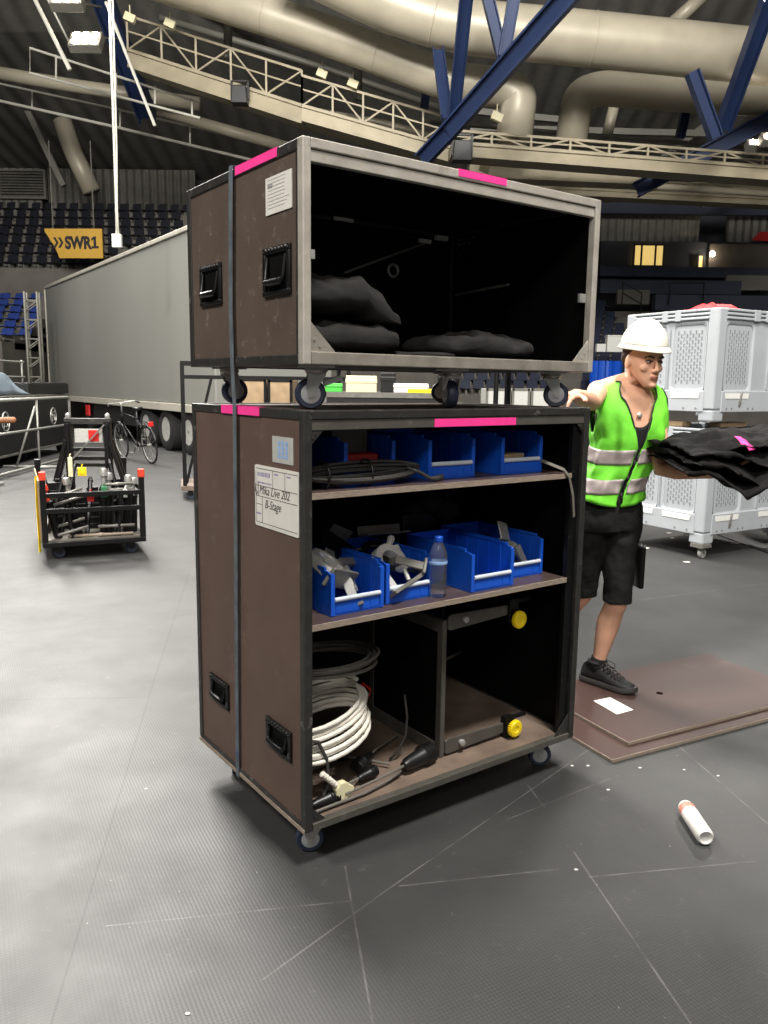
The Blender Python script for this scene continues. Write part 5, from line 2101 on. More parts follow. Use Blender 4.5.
def pallet_box(z0, label, casters):
    root = empty('pallet_box', BX0 + Vector((0, 0, z0 - (.13 if casters else 0))), BXA, label, 'pallet box', 'stacked grey pallet boxes')
    zb = .13 if casters else 0
    W_, D_, H_ = 1.2, 1.0, 1.0 if casters else .945
    ft = .10
    b = MB()
    t_ = .05
    zf = zb + ft
    # walls
    b.box(0.02, W_ - .02, .02, t_, zf, zb + H_ - .01)
    b.box(0.02, W_ - .02, D_ - t_, D_ - .02, zf, zb + H_ - .01)
    b.box(.02, t_, t_, D_ - t_, zf, zb + H_ - .01)
    b.box(W_ - t_, W_ - .02, t_, D_ - t_, zf, zb + H_ - .01)
    b.box(.02, W_ - .02, .02, D_ - .02, zf - .02, zf + .05)
    b.build('walls', 'bin_grey', root, bevel=.008)
    # corner posts
    for x in (0, W_ - .11):
        for y in (0, D_ - .11):
            b = MB()
            b.box(x, x + .11, y, y + .11, zb + ft, zb + H_)
            xa, ya = (x + .005 if x == 0 else x - .04), (y + .005 if y == 0 else y - .04)
            b.box(xa, xa + .145, ya, ya + .145, zb, zb + ft)
            b.build('corner_post', 'bin_grey', root, bevel=.014)
    # rim ribs and bottom beam on all sides, panels with slots on the two near ones
    rb = MB()
    for z in (H_ - .012, H_ - .045, H_ - .078):
        for a in ((.10, W_ - .10, -.004, .02), (.10, W_ - .10, D_ - .02, D_ + .004)):
            rb.box(*a, zb + z - .010, zb + z + .010)
        for a in ((-.004, .02, .10, D_ - .10), (W_ - .02, W_ + .004, .10, D_ - .10)):
            rb.box(*a, zb + z - .010, zb + z + .010)
    for x in (.5, .66):
        rb.box(x - .04, x + .04, -.006, .02, zb + H_ - .095, zb + H_)
    for y in (.42, .56):
        rb.box(-.006, .02, y - .03, y + .03, zb + H_ - .095, zb + H_)
    rb.build('rim', 'bin_grey', root, bevel=.004)
    b = MB()
    b.box(.10, W_ - .10, -.004, .03, zf - .02, zf + .16)
    b.box(-.004, .03, .10, D_ - .10, zf - .02, zf + .16)
    bb_ = b.build('base_beam', 'bin_grey', root, bevel=.006)
    b = MB()
    for x in (.17, .24, .46, .53, .8, .88):
        b.lathe([(.010, 0), (.010, .003)], (x, -.004, zf + .01), (0, -1, 0), 10)
    for y in (.17, .3, .62, .74):
        b.lathe([(.010, 0), (.010, .003)], (-.004, y, zf + .01), (-1, 0, 0), 10)
    b.build('bolt_holes', 'slot', bb_)
    # recessed panels
    def panel(u0, u1, face):
        z0_, z1_ = zf + .17, zb + H_ - .13
        P_ = MB()
        if face == 'x':
            mt_ = Matrix(((1, 0, 0, 0), (0, 0, -1, .02), (0, 1, 0, 0), (0, 0, 0, 1)))
        else:
            mt_ = Matrix(((0, 0, -1, .02), (1, 0, 0, 0), (0, 1, 0, 0), (0, 0, 0, 1)))
        r_ = .04
        pl_ = []
        for cx_, cy_, a0 in ((u1 - r_, z1_ - r_, 0), (u0 + r_, z1_ - r_, 90), (u0 + r_, z0_ + r_, 180), (u1 - r_, z0_ + r_, 270)):
            for k in range(5):
                a = R(a0 + 22.5 * k)
                pl_.append((cx_ + r_ * math.cos(a), cy_ + r_ * math.sin(a)))
        # raised frame round the recess
        big = []
        for x, y in pl_:
            big.append((x + (.018 if x > (u0 + u1) / 2 else -.018), y + (.018 if y > (z0_ + z1_) / 2 else -.018)))
        P_.loft([[mt_ @ Vector((x, y, 0)) for x, y in pl_], [mt_ @ Vector((x, y, .006)) for x, y in pl_], [mt_ @ Vector((x, y, .016)) for x, y in big], [mt_ @ Vector((x, y, 0)) for x, y in big]], cap=False)
        po_ = P_.build('side_panel', 'bin_grey', root, smooth=True)
        s_ = MB()
        nx = int((u1 - u0 - .06) / .030)
        nz = int((z1_ - z0_ - .06) / .052)
        for i in range(nx):
            for j in range(nz):
                if j == nz - 1 and i % 2:
                    continue
                x = u0 + .045 + i * .030
                y = z0_ + .05 + j * .052 + (.026 if i % 2 else 0)
                s_.loft([[mt_ @ Vector((x + a, y + c, .001)) for a, c in ((-.004, 0), (.004, 0), (.004, .033), (-.004, .033))], [mt_ @ Vector((x + a, y + c, .004)) for a, c in ((-.004, 0), (.004, 0), (.004, .033), (-.004, .033))]])
        s_.build('vent_slots', 'slot', po_)
        s_ = MB()
        s_.loft([[mt_ @ Vector((x, y, z)) for x, y in ((u0 + .02, z0_ - .075), (u1 - .02, z0_ - .075), (u1 - .01, z0_ - .03), (u0 + .01, z0_ - .03))] for z in (.018, .028)])
        s_.build('handle_ledge', 'white_pl', po_)
    panel(.13, .47, 'x')
    panel(.73, 1.07, 'x')
    panel(.13, .46, 'y')
    panel(.54, .87, 'y')
    b = MB()
    b.lathe([(.012, 0), (.014, .03), (.006, .05)], (.34, -.012, zf + .07), (0, .2, -1), 10)
    b.capsule([(.34, -.012, zf + .07), (.35, -.015, zf + .15)], [.008, .01], 8)
    b.build('drain_tap', 'steel_dark', root, smooth=True)
    if casters:
        for x in (.055, W_ - .055):
            for y in (.055, D_ - .055):
                b = MB()
                b.box(x - .06, x + .06, y - .06, y + .06, .10, .132)
                for k in range(6):
                    b.box(x - .062 + k * .022, x - .052 + k * .022, y - .064, y + .064, .10, .128)
                b.lathe([(.03, .10), (.024, .085), (.02, .08)], (x, y, 0), n=14)
                for s_ in (-1, 1):
                    b.bar((x, y + .02 * s_, .085), (x + .02, y + .02 * s_, .042), .03, .004)
                cs = b.build('caster', 'steel_dark', root)
                b = MB()
                b.lathe([(.012, -.014), (.038, -.016), (.042, 0), (.038, .016), (.012, .008)], (x + .02, y, .042), (0, 1, 0), 20)
                b.build('wheel', 'rim', cs, smooth=True)
    return root


pallet_box(.13, 'lower light grey plastic pallet box standing on casters', True)
pallet_box(1.19, 'upper light grey plastic pallet box stacked on the other one', False)
bm_ = (Matrix.Translation(BX0) @ Matrix.Rotation(BXA, 4, 'Z'))
# contents showing in the gap between the boxes and on top
b = MB()
n = 22
vs = []
for i in range(n + 1):
    row = []
    for j in range(n + 1):
        u, v = i / n, j / n
        e_ = min(1, 6 * min(u, 1 - u, v, 1 - v))
        z = 2.115 + e_ * (.0 + .085 * (1 - v) ** 1.3 + .03 * noise.noise(Vector((u * 4, v * 4, 4))) + .02 * noise.noise(Vector((u * 11, v * 11, 1))))
        row.append(b.bm.verts.new(bm_ @ Vector((.03 + .40 * u, .04 + .74 * v, z))))
    vs.append(row)
for i in range(n):
    for j in range(n):
        b.bm.faces.new((vs[i][j], vs[i + 1][j], vs[i + 1][j + 1], vs[i][j + 1]))
o = b.build('red_tarp', 'red_cloth', smooth='all')
md = o.modifiers.new('thick', 'SOLIDIFY')
md.thickness = .02
tag(o, 'red tarp heaped on top of the upper grey pallet box', 'tarp')
for x, y, z, dx_, dy_, dz_, m_, nm, lb, ct_ in ((.06, .35, 1.131, .12, .35, .04, 'plywood', 'timber', 'pale timber lying on the rim of the lower grey box, in the gap', 'timber'), (.35, .16, 1.131, .35, .14, .035, 'plywood', 'timber', 'timber in the right part of the gap between the grey boxes', 'timber')):
    b = MB()
    b.box(0, dx_, 0, dy_, 0, dz_)
    b.box(.01, dx_ - .01, .01, dy_ - .01, dz_, dz_ + .006)
    o = b.build(nm, m_, bevel=.004)
    o.matrix_world = bm_ @ Matrix.Translation((x, y, z))
    tag(o, lb, ct_)
# floor channel and paper scraps
tr0, tr1 = ground(712, 532), ground(790, 561)
b = MB()
b.tube([tr0 - (tr1 - tr0) * .5 + Vector((0, 0, .004)), tr1 + (tr1 - tr0) + Vector((0, 0, .004))], 0, flat=(.05, .008))
struct(b.build('trim_1', 'black_pl'))
b = MB()
q = at(770, 528, 8.2)
b.box(-.0, .6, 0, .5, .16, .62)
b.box(-.01, .61, -.01, .51, .60, .64)
for x in (.06, .5):
    for y in (.06, .44):
        b.lathe([(.03, -.02), (.06, -.022), (.06, .022), (.03, .02)], (x, y, .06), (0, 1, 0), 16)
        b.box(x - .03, x + .03, y - .03, y + .03, .1, .165)
o = b.build('road_case', 'case_far', bevel=.006)
o.location = (q.x - .05, 8.2, 0)
tag(o, 'small black trunk on wheels at the right edge of the photo, behind the grey boxes', 'trunk')
for i, (u, v, s_) in enumerate(((645, 548, .05), (687, 562, .035), (672, 538, .03), (669, 533, .03), (608, 790, .007), (640, 768, .007), (576, 870, .007), (588, 766, .008), (572, 766, .007), (718, 776, .006), (684, 770, .006), (146, 789, .006), (188, 1014, .007))):
    p = ground(u, v)
    b = MB()
    a = random.random() * 6
    pts = [(s_ * (.7 + .4 * random.random()) * math.cos(a + k * 1.05), s_ * .6 * math.sin(a + k * 1.05)) for k in range(6)]
    b.prism(pts, .0005, .002)
    o = b.build('paper_scrap', 'paper')
    o.location = (p.x, p.y, 0)
    tag(o, 'small white scrap of paper lying on the dark floor', 'scrap', 'paper scraps on the floor')

# ------------------------------------------------------------------ hall: walls, roof, tribunes
MAT['roof'] = corrugated('roof sheet', (112, 110, 104), .9, 'X', .7, .08)
MAT['wall_rib'] = corrugated('ribbed cladding', (112, 110, 102), .42, 'X', .6, .1)
MAT['wall_dark'] = M('dark hall wall', (52, 54, 60), .8, 0, .15, .4)
YB = 47.0
b = MB()
b.box(-36, 36, YB, YB + .3, 0, 26)
struct(b.build('wall_back', 'wall_dark'))
b = MB()
b.box(-36.3, -36, -14, YB, 0, 26)
struct(b.build('wall_left', 'wall_dark'))
b = MB()
b.box(36, 36.3, -14, YB, 0, 26)
struct(b.build('wall_right', 'wall_dark'))
# sloping roof underside: low at the back, high over the floor
b = MB()
prof = [(YB, 12.6), (34, 15.0), (24, 18.5), (6, 21), (-14, 21)]
b.loft([[Vector((x, y, z)) for y, z in prof] + [Vector((x, y, z + .3)) for y, z in prof[::-1]] for x in (-36, 36)])
struct(b.build('ceiling', 'roof'))
# ribbed cladding bands below the roof
p0, p1 = at(50, 222, 45.5), at(195, 178, 45.5)
b = MB()
for x0, x1, z0, z1 in ((p0.x, p1.x, p0.z, p1.z + .4), (-34, p0.x - .4, p0.z, p1.z + .4), (p1.x + 1.4, 8.5, p0.z, p1.z + .2)):
    b.box(x0, x1, 45.5, 45.7, z0, z1)
struct(b.build('trim_2', 'wall_rib'))
q0, q1 = at(600, 242, 44.0), at(768, 214, 44.0)
b = MB()
b.box(q0.x - .3, at(700, 220, 44).x, 44.0, 44.2, q0.z, q1.z)
b.box(at(728, 220, 44).x, q1.x + 8, 44.0, 44.2, q0.z, q1.z)
struct(b.build('trim_3', 'wall_rib'))
# ventilation louvre at the far left
v0, v1 = at(2, 197, 45.3), at(44, 172, 45.3)
lv = empty('ventilation_louvre', (v0.x, 45.2, v0.z), 0, 'grey ventilation louvre with horizontal slats high on the left wall', 'vent')
b = MB()
W_, H_ = v1.x - v0.x, v1.z - v0.z
for k in range(9):
    z = H_ * (k + .5) / 9
    b.box(0, W_, 0, .12, z - .035, z + .035, Matrix.Rotation(.5, 3, 'X'))
b.build('slats', 'panel_grey', lv)
b = MB()
for a in ((-.1, 0, 0, H_), (W_, W_ + .1, 0, H_), (-.1, W_ + .1, -.1, 0), (-.1, W_ + .1, H_, H_ + .1)):
    b.box(a[0], a[1], -.05, .2, a[2], a[3])
b.build('louvre_frame', 'pipe_grey', lv)

# left tribune: steps and seats
LS0, LZ0 = 26.6, 2.75


def left_row(k):
    if k < 6:
        return LS0 - 1.6 + .85 * k, LZ0 + .10 + .30 * k
    return LS0 + 5.2 + .85 * (k - 6), LZ0 + 3.15 + .50 * (k - 6)


b = MB()
for k in range(13):
    y, z = left_row(k)
    b.box(-30, -11.6 if k < 6 else -5.5, y - .45, 46.0, (0 if k == 0 else z - 1.9 if k == 6 else z - .75), z - .25)
o = struct(b.build('tribune_steps', 'concrete'))


def seat_proto(mat, label, group, cat='seat'):
    root = empty('stadium_seat', (0, 0, 0), 0, label, cat, group)
    b = MB()
    b.loft([[Vector((sx * w_ * .5, y, z)) for sx, y_, z_ in ((1, 0, 0), (-1, 0, 0))for y, z in ((y0, z0),)] + [Vector((-w_ * .5, y0 + .03, z0 + .01)), Vector((w_ * .5, y0 + .03, z0 + .01))] for y0, z0, w_ in ((.16, .05, .40), (.20, .20, .42), (.235, .36, .42), (.245, .40, .36))])
    b.build('backrest', mat, root, smooth=True)
    b = MB()
    b.loft([[Vector((-.2, y, z)), Vector((.2, y, z)), Vector((.2, y + .01, z + .035)), Vector((-.2, y + .01, z + .035))] for y, z in ((-.20, .045), (-.10, .03), (.08, .02), (.18, .04))])
    b.build('seat', mat, root, smooth=True)
    b = MB()
    b.box(-.03, .03, .0, .24, -.19, .02)
    b.box(-.14, .14, .20, .24, -.19, -.15)
    b.build('bracket', 'pipe_grey', root)
    return root


def to_px(p):
    q = RC.transposed() @ (Vector(p) - Vector((0, 0, EYE)))
    return 384 - F_PX * q.x / q.z, 512 + F_PX * q.y / q.z


def behind_trailer(u, v):
    return u > 47 and v > 285 - (u - 46) * .40


first = None
rs = random.Random(2)
first2 = None
for k in range(13):
    y, z = left_row(k)
    x = -28 + (.25 if k % 2 else 0)
    while x < -5.6:
        u, v = to_px((x, y, z))
        if -14 < u < 186 and not behind_trailer(u, v) and not (30 < u < 46 and v > 300):
            if k < 6:
                if first is None:
                    s_ = first = seat_proto('seat_blue', 'blue stadium seat in the lower tribune at the left, beyond the black trunks', 'blue seats in the left tribune')
                else:
                    s_ = copy_tree(first)
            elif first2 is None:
                s_ = first2 = seat_proto('seat_shaded', 'blue stadium seat, coloured dark for shade, in the upper tribune around the yellow sign', 'shade-darkened seats in the upper left tribune')
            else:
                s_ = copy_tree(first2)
            s_.location = (x, y, z - .06)
            s_.rotation_euler.z = R(-14)
            s_.scale.z = .6 if k < 6 else 1
        x += .56
# yellow sign hanging in front of the left tribune
S0 = at(46, 258, 30.0)
sl = at(104, 258, 30.0).x - S0.x
sz = 24 * 30 / 797
sg = empty('hanging_sign', (S0.x, 30.0, S0.z + .12), R(-3), 'yellow hanging sign with dark lettering and two chevrons above the grey trailer', 'sign')
b = MB()
b.prism([(0, sz), (sl, sz), (sl, -.12), (.5, -.12), (.36, .25), (.0, sz * .9)], 0, .08, Matrix(((1, 0, 0, 0), (0, 0, 1, 0), (0, 1, 0, 0), (0, 0, 0, 1))))
b.build('panel', 'sign_yellow', sg)
b = MB()
for x in (.30, .48):
    b.prism([(x, .60), (x + .09, .60), (x + .20, .42), (x + .09, .24), (x, .24), (x + .11, .42)], -.012, -.002, Matrix(((1, 0, 0, 0), (0, 0, 1, 0), (0, 1, 0, 0), (0, 0, 0, 1))))
b.build('chevrons', 'ink', sg)
text('SWR', 'lettering', .58, 'ink', sg, Matrix.Translation((.74, -.01, .22)) @ Matrix.Rotation(PI / 2, 4, 'X'), 0, .03, .78)
b = MB()
b.prism([(x - .09, z) for x, z in [(1.80, .22), (2.06, .22), (2.06, .30), (1.97, .30), (1.97, .63), (1.89, .63), (1.80, .56), (1.80, .48), (1.88, .53), (1.88, .30), (1.80, .30)]], -.012, -.002, Matrix(((1, 0, 0, 0), (0, 0, 1, 0), (0, 1, 0, 0), (0, 0, 0, 1))))
b.build('lettering', 'ink', sg)
b = MB()
for x in (.3, sl - .3):
    b.tube([(x, .04, sz), (x, .04, sz + 3.0)], .02, 6)
b.build('hanger', 'pipe_grey', sg)
# small yellow lit notice under the sign
n0 = at(71, 271, 33)
b = MB()
b.box(-.32, .32, 0, .1, -.2, .35)
b.box(-.28, .28, -.01, 0, -.16, .05)
o = b.build('notice_board', 'cream')
o.location = n0
tag(o, 'small pale notice board below the yellow sign', 'notice board')

# right tribune
RY0, RZ0 = 31.0, 1.35


def right_row(k):
    return RY0 + .85 * k, RZ0 + .34 * k


b = MB()
for k in range(13):
    y, z = right_row(k)
    b.box(-4.0, 16.5, y - .45, 43.9, (0 if k == 0 else z - .62), z - .25)
struct(b.build('tribune_steps', 'concrete'))
first = None
for k in range(13):
    y, z = right_row(k)
    x = .5 + (.25 if k % 2 else 0)
    while x < 11:
        u, v = to_px((x, y, z))
        if (440 < u < 560 and v > 360) or (586 < u < 646 and v > 288):
            lab = 'navy stadium seat in the far tribune between the flight cases and the grey boxes'
            if first is None:
                first = seat_proto('seat_navy', 'navy stadium seat in the far tribune behind the flight cases', 'navy seats in the far tribune')
                s_ = first
            else:
                s_ = copy_tree(first)
            s_.location = (x, y, z - .06)
            s_.rotation_euler.z = R(10)
        x += .52
# blue cover sheet and pale box beside it
b0, b1 = at(590, 379, 29.5), at(623, 361, 29.5)
b = MB()
n = 14
b.loft([[Vector((b0.x + (b1.x - b0.x) * i / n, 29.5 + .05 * math.sin(i * 1.9), z)) for i in range(n + 1)] + [Vector((b0.x + (b1.x - b0.x) * i / n, 29.62 + .05 * math.sin(i * 1.9), z)) for i in range(n, -1, -1)] for z in (.01, b0.z, b0.z + .3, b1.z)])
tag(b.build('cover_sheet', 'bin_blue'), 'bright blue cover sheet hung below the navy seats behind the worker', 'sheet')
c0 = at(607, 352, 30.2)
b = MB()
b.box(0, .75, 0, .4, 0, .58)
b.box(-.38, -.04, .02, .3, 0, .3)
b.box(-.02, .77, -.02, .42, .56, .62)
o = b.build('camera_platform_box', 'white_pl', bevel=.02)
o.location = c0
tag(o, 'pale box standing among the navy seats left of the white helmet', 'box')

# upper right: balcony fronts, boxes with lit windows
def slab(name, u0, v0, u1, v1, y, d, mat):
    a, c = at(u0, v1, y), at(u1, v0, y)
    b = MB()
    b.box(a.x, c.x, y, y + d, a.z, c.z)
    return struct(b.build(name, mat))


slab('trim_4', 600, 268, 782, 276, 42.0, .5, 'dark_panel')
slab('trim_5', 600, 281, 742, 293, 41.0, .5, 'dark_panel')
slab('trim_6', 655, 296, 790, 310, 39.5, .5, 'dark_panel')
slab('trim_7', 600, 243, 790, 270, 43.6, .3, 'wall_dark')
slab('trim_8', 708, 245, 800, 272, 43.2, .3, 'panel_brown')
slab('trim_9', 617, 290, 650, 304, 40.6, .3, 'panel_grey')
slab('trim_10', 726, 276, 800, 290, 41.6, .3, 'panel_grey')
slab('trim_11', 600, 203, 800, 213, 43.0, .4, 'dark_panel')
for nm, u0, v0, u1, v1 in (('window_1', 633, 245, 664, 266), ('window_2', 697, 255, 704, 268)):
    a, c = at(u0, v1, 43.4), at(u1, v0, 43.4)
    b = MB()
    b.box(a.x, c.x, 43.4, 43.5, a.z, c.z)
    w_ = struct(b.build(nm, 'window_glow'))
    b = MB()
    W_ = c.x - a.x
    for f_ in ((0, .25, .72, 1) if nm == 'window_1' else (0, 1)):
        x = a.x + W_ * f_
        b.box(x - .04, x + .04, 43.3, 43.4, a.z - .05, c.z + .05)
    for z in (a.z, c.z):
        b.box(a.x - .05, c.x + .05, 43.3, 43.4, z - .04, z + .04)
    fr_ = b.build('window_frame', 'wall_dark')
    fr_.parent = w_
b = MB()
a = at(712, 254, 42.9)
b.lathe([(.12, 0), (.14, .05), (.08, .12), (.02, .14)], a, (0, -1, 0), 12)
tag(b.build('wall_lamp', 'lamp'), 'small glowing wall lamp right of the lit windows', 'lamp')
a, c = at(752, 240, 43.1), at(790, 232, 43.1)
b = MB()
b.prism([(a.x, a.z), (c.x, a.z - .1), (c.x, c.z), (a.x + .4, c.z)], 43.1, 43.2, Matrix(((1, 0, 0, 0), (0, 0, 1, 0), (0, 1, 0, 0), (0, 0, 0, 1))))
tag(b.build('banner', 'red'), 'dark red banner at the right edge below the roof', 'banner')
# railings in the tribune at the right
rl = empty('tribune_railing', at(622, 304, 38.6), 0, 'dark steel stair railing in the tribune above the white helmet', 'railing')
for p, q in (((0, 0, 0), (0, 0, 1.0)), ((.9, 0, -.5), (.9, 0, .5)), ((0, 0, 1.0), (.9, 0, .5)), ((0, 0, .5), (.9, 0, 0)), ((2.2, 0, 0), (2.2, 0, 1.0)), ((2.2, 0, 1.0), (3.8, 0, 1.0)), ((3.8, 0, 1), (3.8, 0, 0))):
    b = MB()
    b.tube([p, q], .03, 6)
    b.build('rail', 'black_steel', rl)

# ------------------------------------------------------------------ roof steel, ducts, catwalks
def pipe(name, mat, px, y, r_px, label, cat, group=None, n=18, seam=True, sub=5):
    """round duct through pixels of the photo; px entries (u, v) or (u, v, y)"""
    pts = [at(p[0], p[1], p[2] if len(p) > 2 else y) for p in px]
    # rounded corners
    P_ = [pts[0]]
    for a, c, d in zip(pts, pts[1:], pts[2:]):
        l = min((c - a).length, (d - c).length) * .42
        s0, s1 = c + (a - c).normalized() * l, c + (d - c).normalized() * l
        for i in range(sub + 1):
            t = i / sub
            P_.append(s0 * (1 - t) ** 2 + c * (2 * t * (1 - t)) + s1 * t * t)
    P_.append(pts[-1])
    r = r_px * y / F_PX
    b = MB()
    b.tube(P_, r, n)
    root = b.build(name, mat, smooth='all')
    if seam:
        L_ = 0
        for a, c in zip(P_, P_[1:]):
            d = c - a
            k = L_ % (3.2 * r * 2)
            s_ = (3.2 * r * 2) - k
            while s_ < d.length:
                q = a + d * (s_ / d.length)
                b = MB()
                b.torus(q, d, r * 1.005, r * .022, 24, 6)
                b.build('flange', 'duct', root, smooth='all')
                s_ += 3.2 * r * 2
            L_ += d.length
    return tag(root, label, cat, group)


pipe('air_duct', 'duct', [(285, -45), (430, 24), (600, 40), (850, 66)], 23, 23, 'biggest beige air duct crossing the top of the photo', 'duct', 'beige air ducts')
pipe('air_duct', 'duct', [(150, -22), (330, 36), (450, 82), (505, 88), (519, 96), (514, 140)], 25, 17, 'beige air duct below the biggest one, ending in an elbow pointing down', 'duct', 'beige air ducts')
pipe('air_duct', 'duct', [(830, 102), (700, 96), (600, 88), (578, 96), (571, 142)], 27, 15, 'beige air duct on the right with an elbow pointing down at its left end', 'duct', 'beige air ducts')
pipe('air_duct', 'duct', [(62, 120), (72, 150), (92, 192)], 40, 8.5, 'short round duct running down the roof slope at the left', 'duct', 'beige air ducts')
pipe('vent_pipe', 'duct', [(-20, 70), (60, 84), (200, 104)], 33, 6, 'beige pipe at the upper left behind the white rails', 'pipe')
pipe('vent_pipe', 'duct', [(156, 110), (290, 148)], 34, 5, 'beige pipe above the left part of the upper case', 'pipe')
pipe('vent_pipe', 'pipe_grey', [(160, 18), (300, 60), (440, 108)], 30, 3, 'thin grey pipe running parallel to the middle duct', 'pipe', seam=False)
pipe('vent_pipe', 'duct', [(672, 24), (712, -12)], 30, 6, 'short beige pipe rising to the roof at the top right', 'pipe', seam=False)
pipe('vent_pipe', 'duct', [(606, 140), (616, 98)], 31, 5, 'short beige pipe standing behind the right duct', 'pipe', seam=False)
for u, v0, v1, lb in ((228, 8, 58, 'grey hanger tube under the middle duct, the left one'), (358, 54, 100, 'grey hanger tube under the middle duct, the right one')):
    pipe('hanger_tube', 'pipe_grey', [(u, v0), (u, v1)], 27, 4, lb, 'tube', seam=False)


def beam(name, mat, p, q, y0, y1, w_px, label, cat, group, flange=True):
    a, c = at(*p, y0), at(*q, y1)
    w = w_px * (y0 + y1) / 2 / F_PX
    d = (c - a)
    b = MB()
    side = d.cross(Vector((0, 1, 0))).normalized()
    dep = side.cross(d).normalized()
    # H section
    for s_ in (-1, 1):
        b.loft([[o_ + side * (s_ * w * .5) + side * i * w * .06 + dep * j * w * .5 for i, j in ((1, 1), (-1, 1), (-1, -1), (1, -1))] for o_ in (a, c)])
    b.loft([[o_ + side * i * w * .46 + dep * j * w * .06 for i, j in ((1, 1), (-1, 1), (-1, -1), (1, -1))] for o_ in (a, c)])
    return tag(b.build(name, mat), label, cat, group)


G = 'blue roof beams'
for p, q, y0, y1, w, lb in (((448, 132), (575, -12), 21.5, 18, 15, 'thick blue beam slanting up to the right from the middle of the roof'), ((454, 116), (467, -10), 21.3, 19, 10.5, 'upright blue beam left of the thick slanting one'),
                            ((487, -6), (503, 60), 20.5, 20.8, 9, 'short blue beam leaning left, above the middle of the slanting beam'), ((515, -8), (504, 56), 20.2, 20.6, 10, 'short blue beam leaning right, above the middle of the slanting beam'),
                            ((438, 50), (447, 118), 22.5, 21.6, 9.5, 'short blue beam in front of the end of the middle duct'), ((422, 160), (450, 130), 22.5, 21.5, 13, 'lower continuation of the thick slanting blue beam, left end'),
                            ((770, -2), (722, 130), 20, 22.4, 12, 'tall blue beam at the right edge of the photo'), ((692, 72), (716, 138), 21.4, 21.6, 10, 'shorter blue beam meeting the tall one at the right'),
                            ((636, 190), (810, 98), 26.8, 26.2, 13, 'long blue beam rising from right of the upper case to the right edge'),
                            ((100, -8), (148, 118), 27, 31, 15, 'dark blue beam at the upper left beside the hanging cable'), ((428, 78), (424, 110), 27, 27, 7, 'thin blue post behind the end of the middle duct'),
                            ((688, 100), (680, 138), 28, 28, 7, 'short blue post behind the right duct'), ((770, 40), (745, 60), 26, 26, 7, 'small blue bracing piece at the upper right edge')):
    beam('roof_beam', 'beam_blue', p, q, y0, y1, w, lb, 'beam', G)


def catwalk(name, p, q, y0, y1, deck_px, rail_px, label, npost, mat='beige', diag=True, under=True):
    """walkway with a deck girder and a railing truss, from pixel p to q (deck top)"""
    a, c = at(*p, y0), at(*q, y1)
    ym = (y0 + y1) / 2
    dk, rh = deck_px * ym / F_PX, rail_px * ym / F_PX
    root = empty(name, a, 0, label, 'catwalk', 'catwalks under the roof')
    d = c - a
    back = Vector((-d.y, d.x, 0)).normalized()
    if back.y < 0:
        back = -back
    Z = Vector((0, 0, 1))
    b = MB()
    b.loft([[o_, o_ + back * .9, o_ + back * .9 - Z * dk, o_ - Z * dk] for o_ in (Vector(), d)])
    b.build('deck', mat, root)
    b = MB()
    for o0 in (Vector((0, -.03, 0)),):
        b.bar(o0, o0 + d, .09)
        b.bar(o0 - Z * dk, o0 + d - Z * dk, .11)
    b.build('edge_girder', mat, root)
    for f_ in (1, .55):
        b = MB()
        b.bar(Z * rh * f_, d + Z * rh * f_, .07 if f_ == 1 else .045)
        b.build('rail', mat, root)
    for i in range(npost + 1):
        o_ = d * (i / npost)
        b = MB()
        b.bar(o_, o_ + Z * rh, .06)
        b.build('post', mat, root)
        if diag and i < npost:
            b = MB()
            e_ = d * ((i + 1) / npost)
            if i % 2:
                b.bar(o_ + Z * rh, e_, .05)
            else:
                b.bar(o_, e_ + Z * rh, .05)
            b.build('diagonal', mat, root)
    return root


catwalk('catwalk', (128, 50), (302, 106), 27, 26, 14, 30, 'beige catwalk with zigzag railing descending from the upper left', 5)
catwalk('catwalk', (302, 106), (452, 148), 26, 26.5, 12, 26, 'beige catwalk section above the top left corner of the upper case', 5)
catwalk('catwalk', (452, 143), (800, 170), 24.5, 25, 10, 11, 'pale horizontal catwalk girder across the right half of the photo', 9, 'beige', True)
catwalk('catwalk', (470, 160), (655, 168), 27, 27, 14, 6, 'second beige girder below the pale horizontal catwalk', 6, 'beige', False)
catwalk('catwalk', (520, 186), (800, 200), 32, 32, 5, 10, 'far beige catwalk just above the right end of the upper case', 8, 'beige', False)
catwalk('catwalk', (600, 192), (800, 182), 36, 36, 6, 4, 'farthest catwalk at the right, in front of the ribbed wall', 5, 'beige', False)


def rail_run(label, pts, y, r=.03, posts=(), drop=0):
    P_ = [at(u, v, y) for u, v in pts]
    root = empty('guard_rail', P_[0], 0, label, 'railing', 'white guard rails at the upper left')
    b = MB()
    b.tube([p - P_[0] for p in P_], r, 8)
    b.build('rail', 'rail_white', root)
    for u, v0, v1 in posts:
        a, c = at(u, v0, y) - P_[0], at(u, v1, y) - P_[0]
        b = MB()
        b.tube([a, c], r * .85, 8)
        b.build('post', 'rail_white', root)
    return root


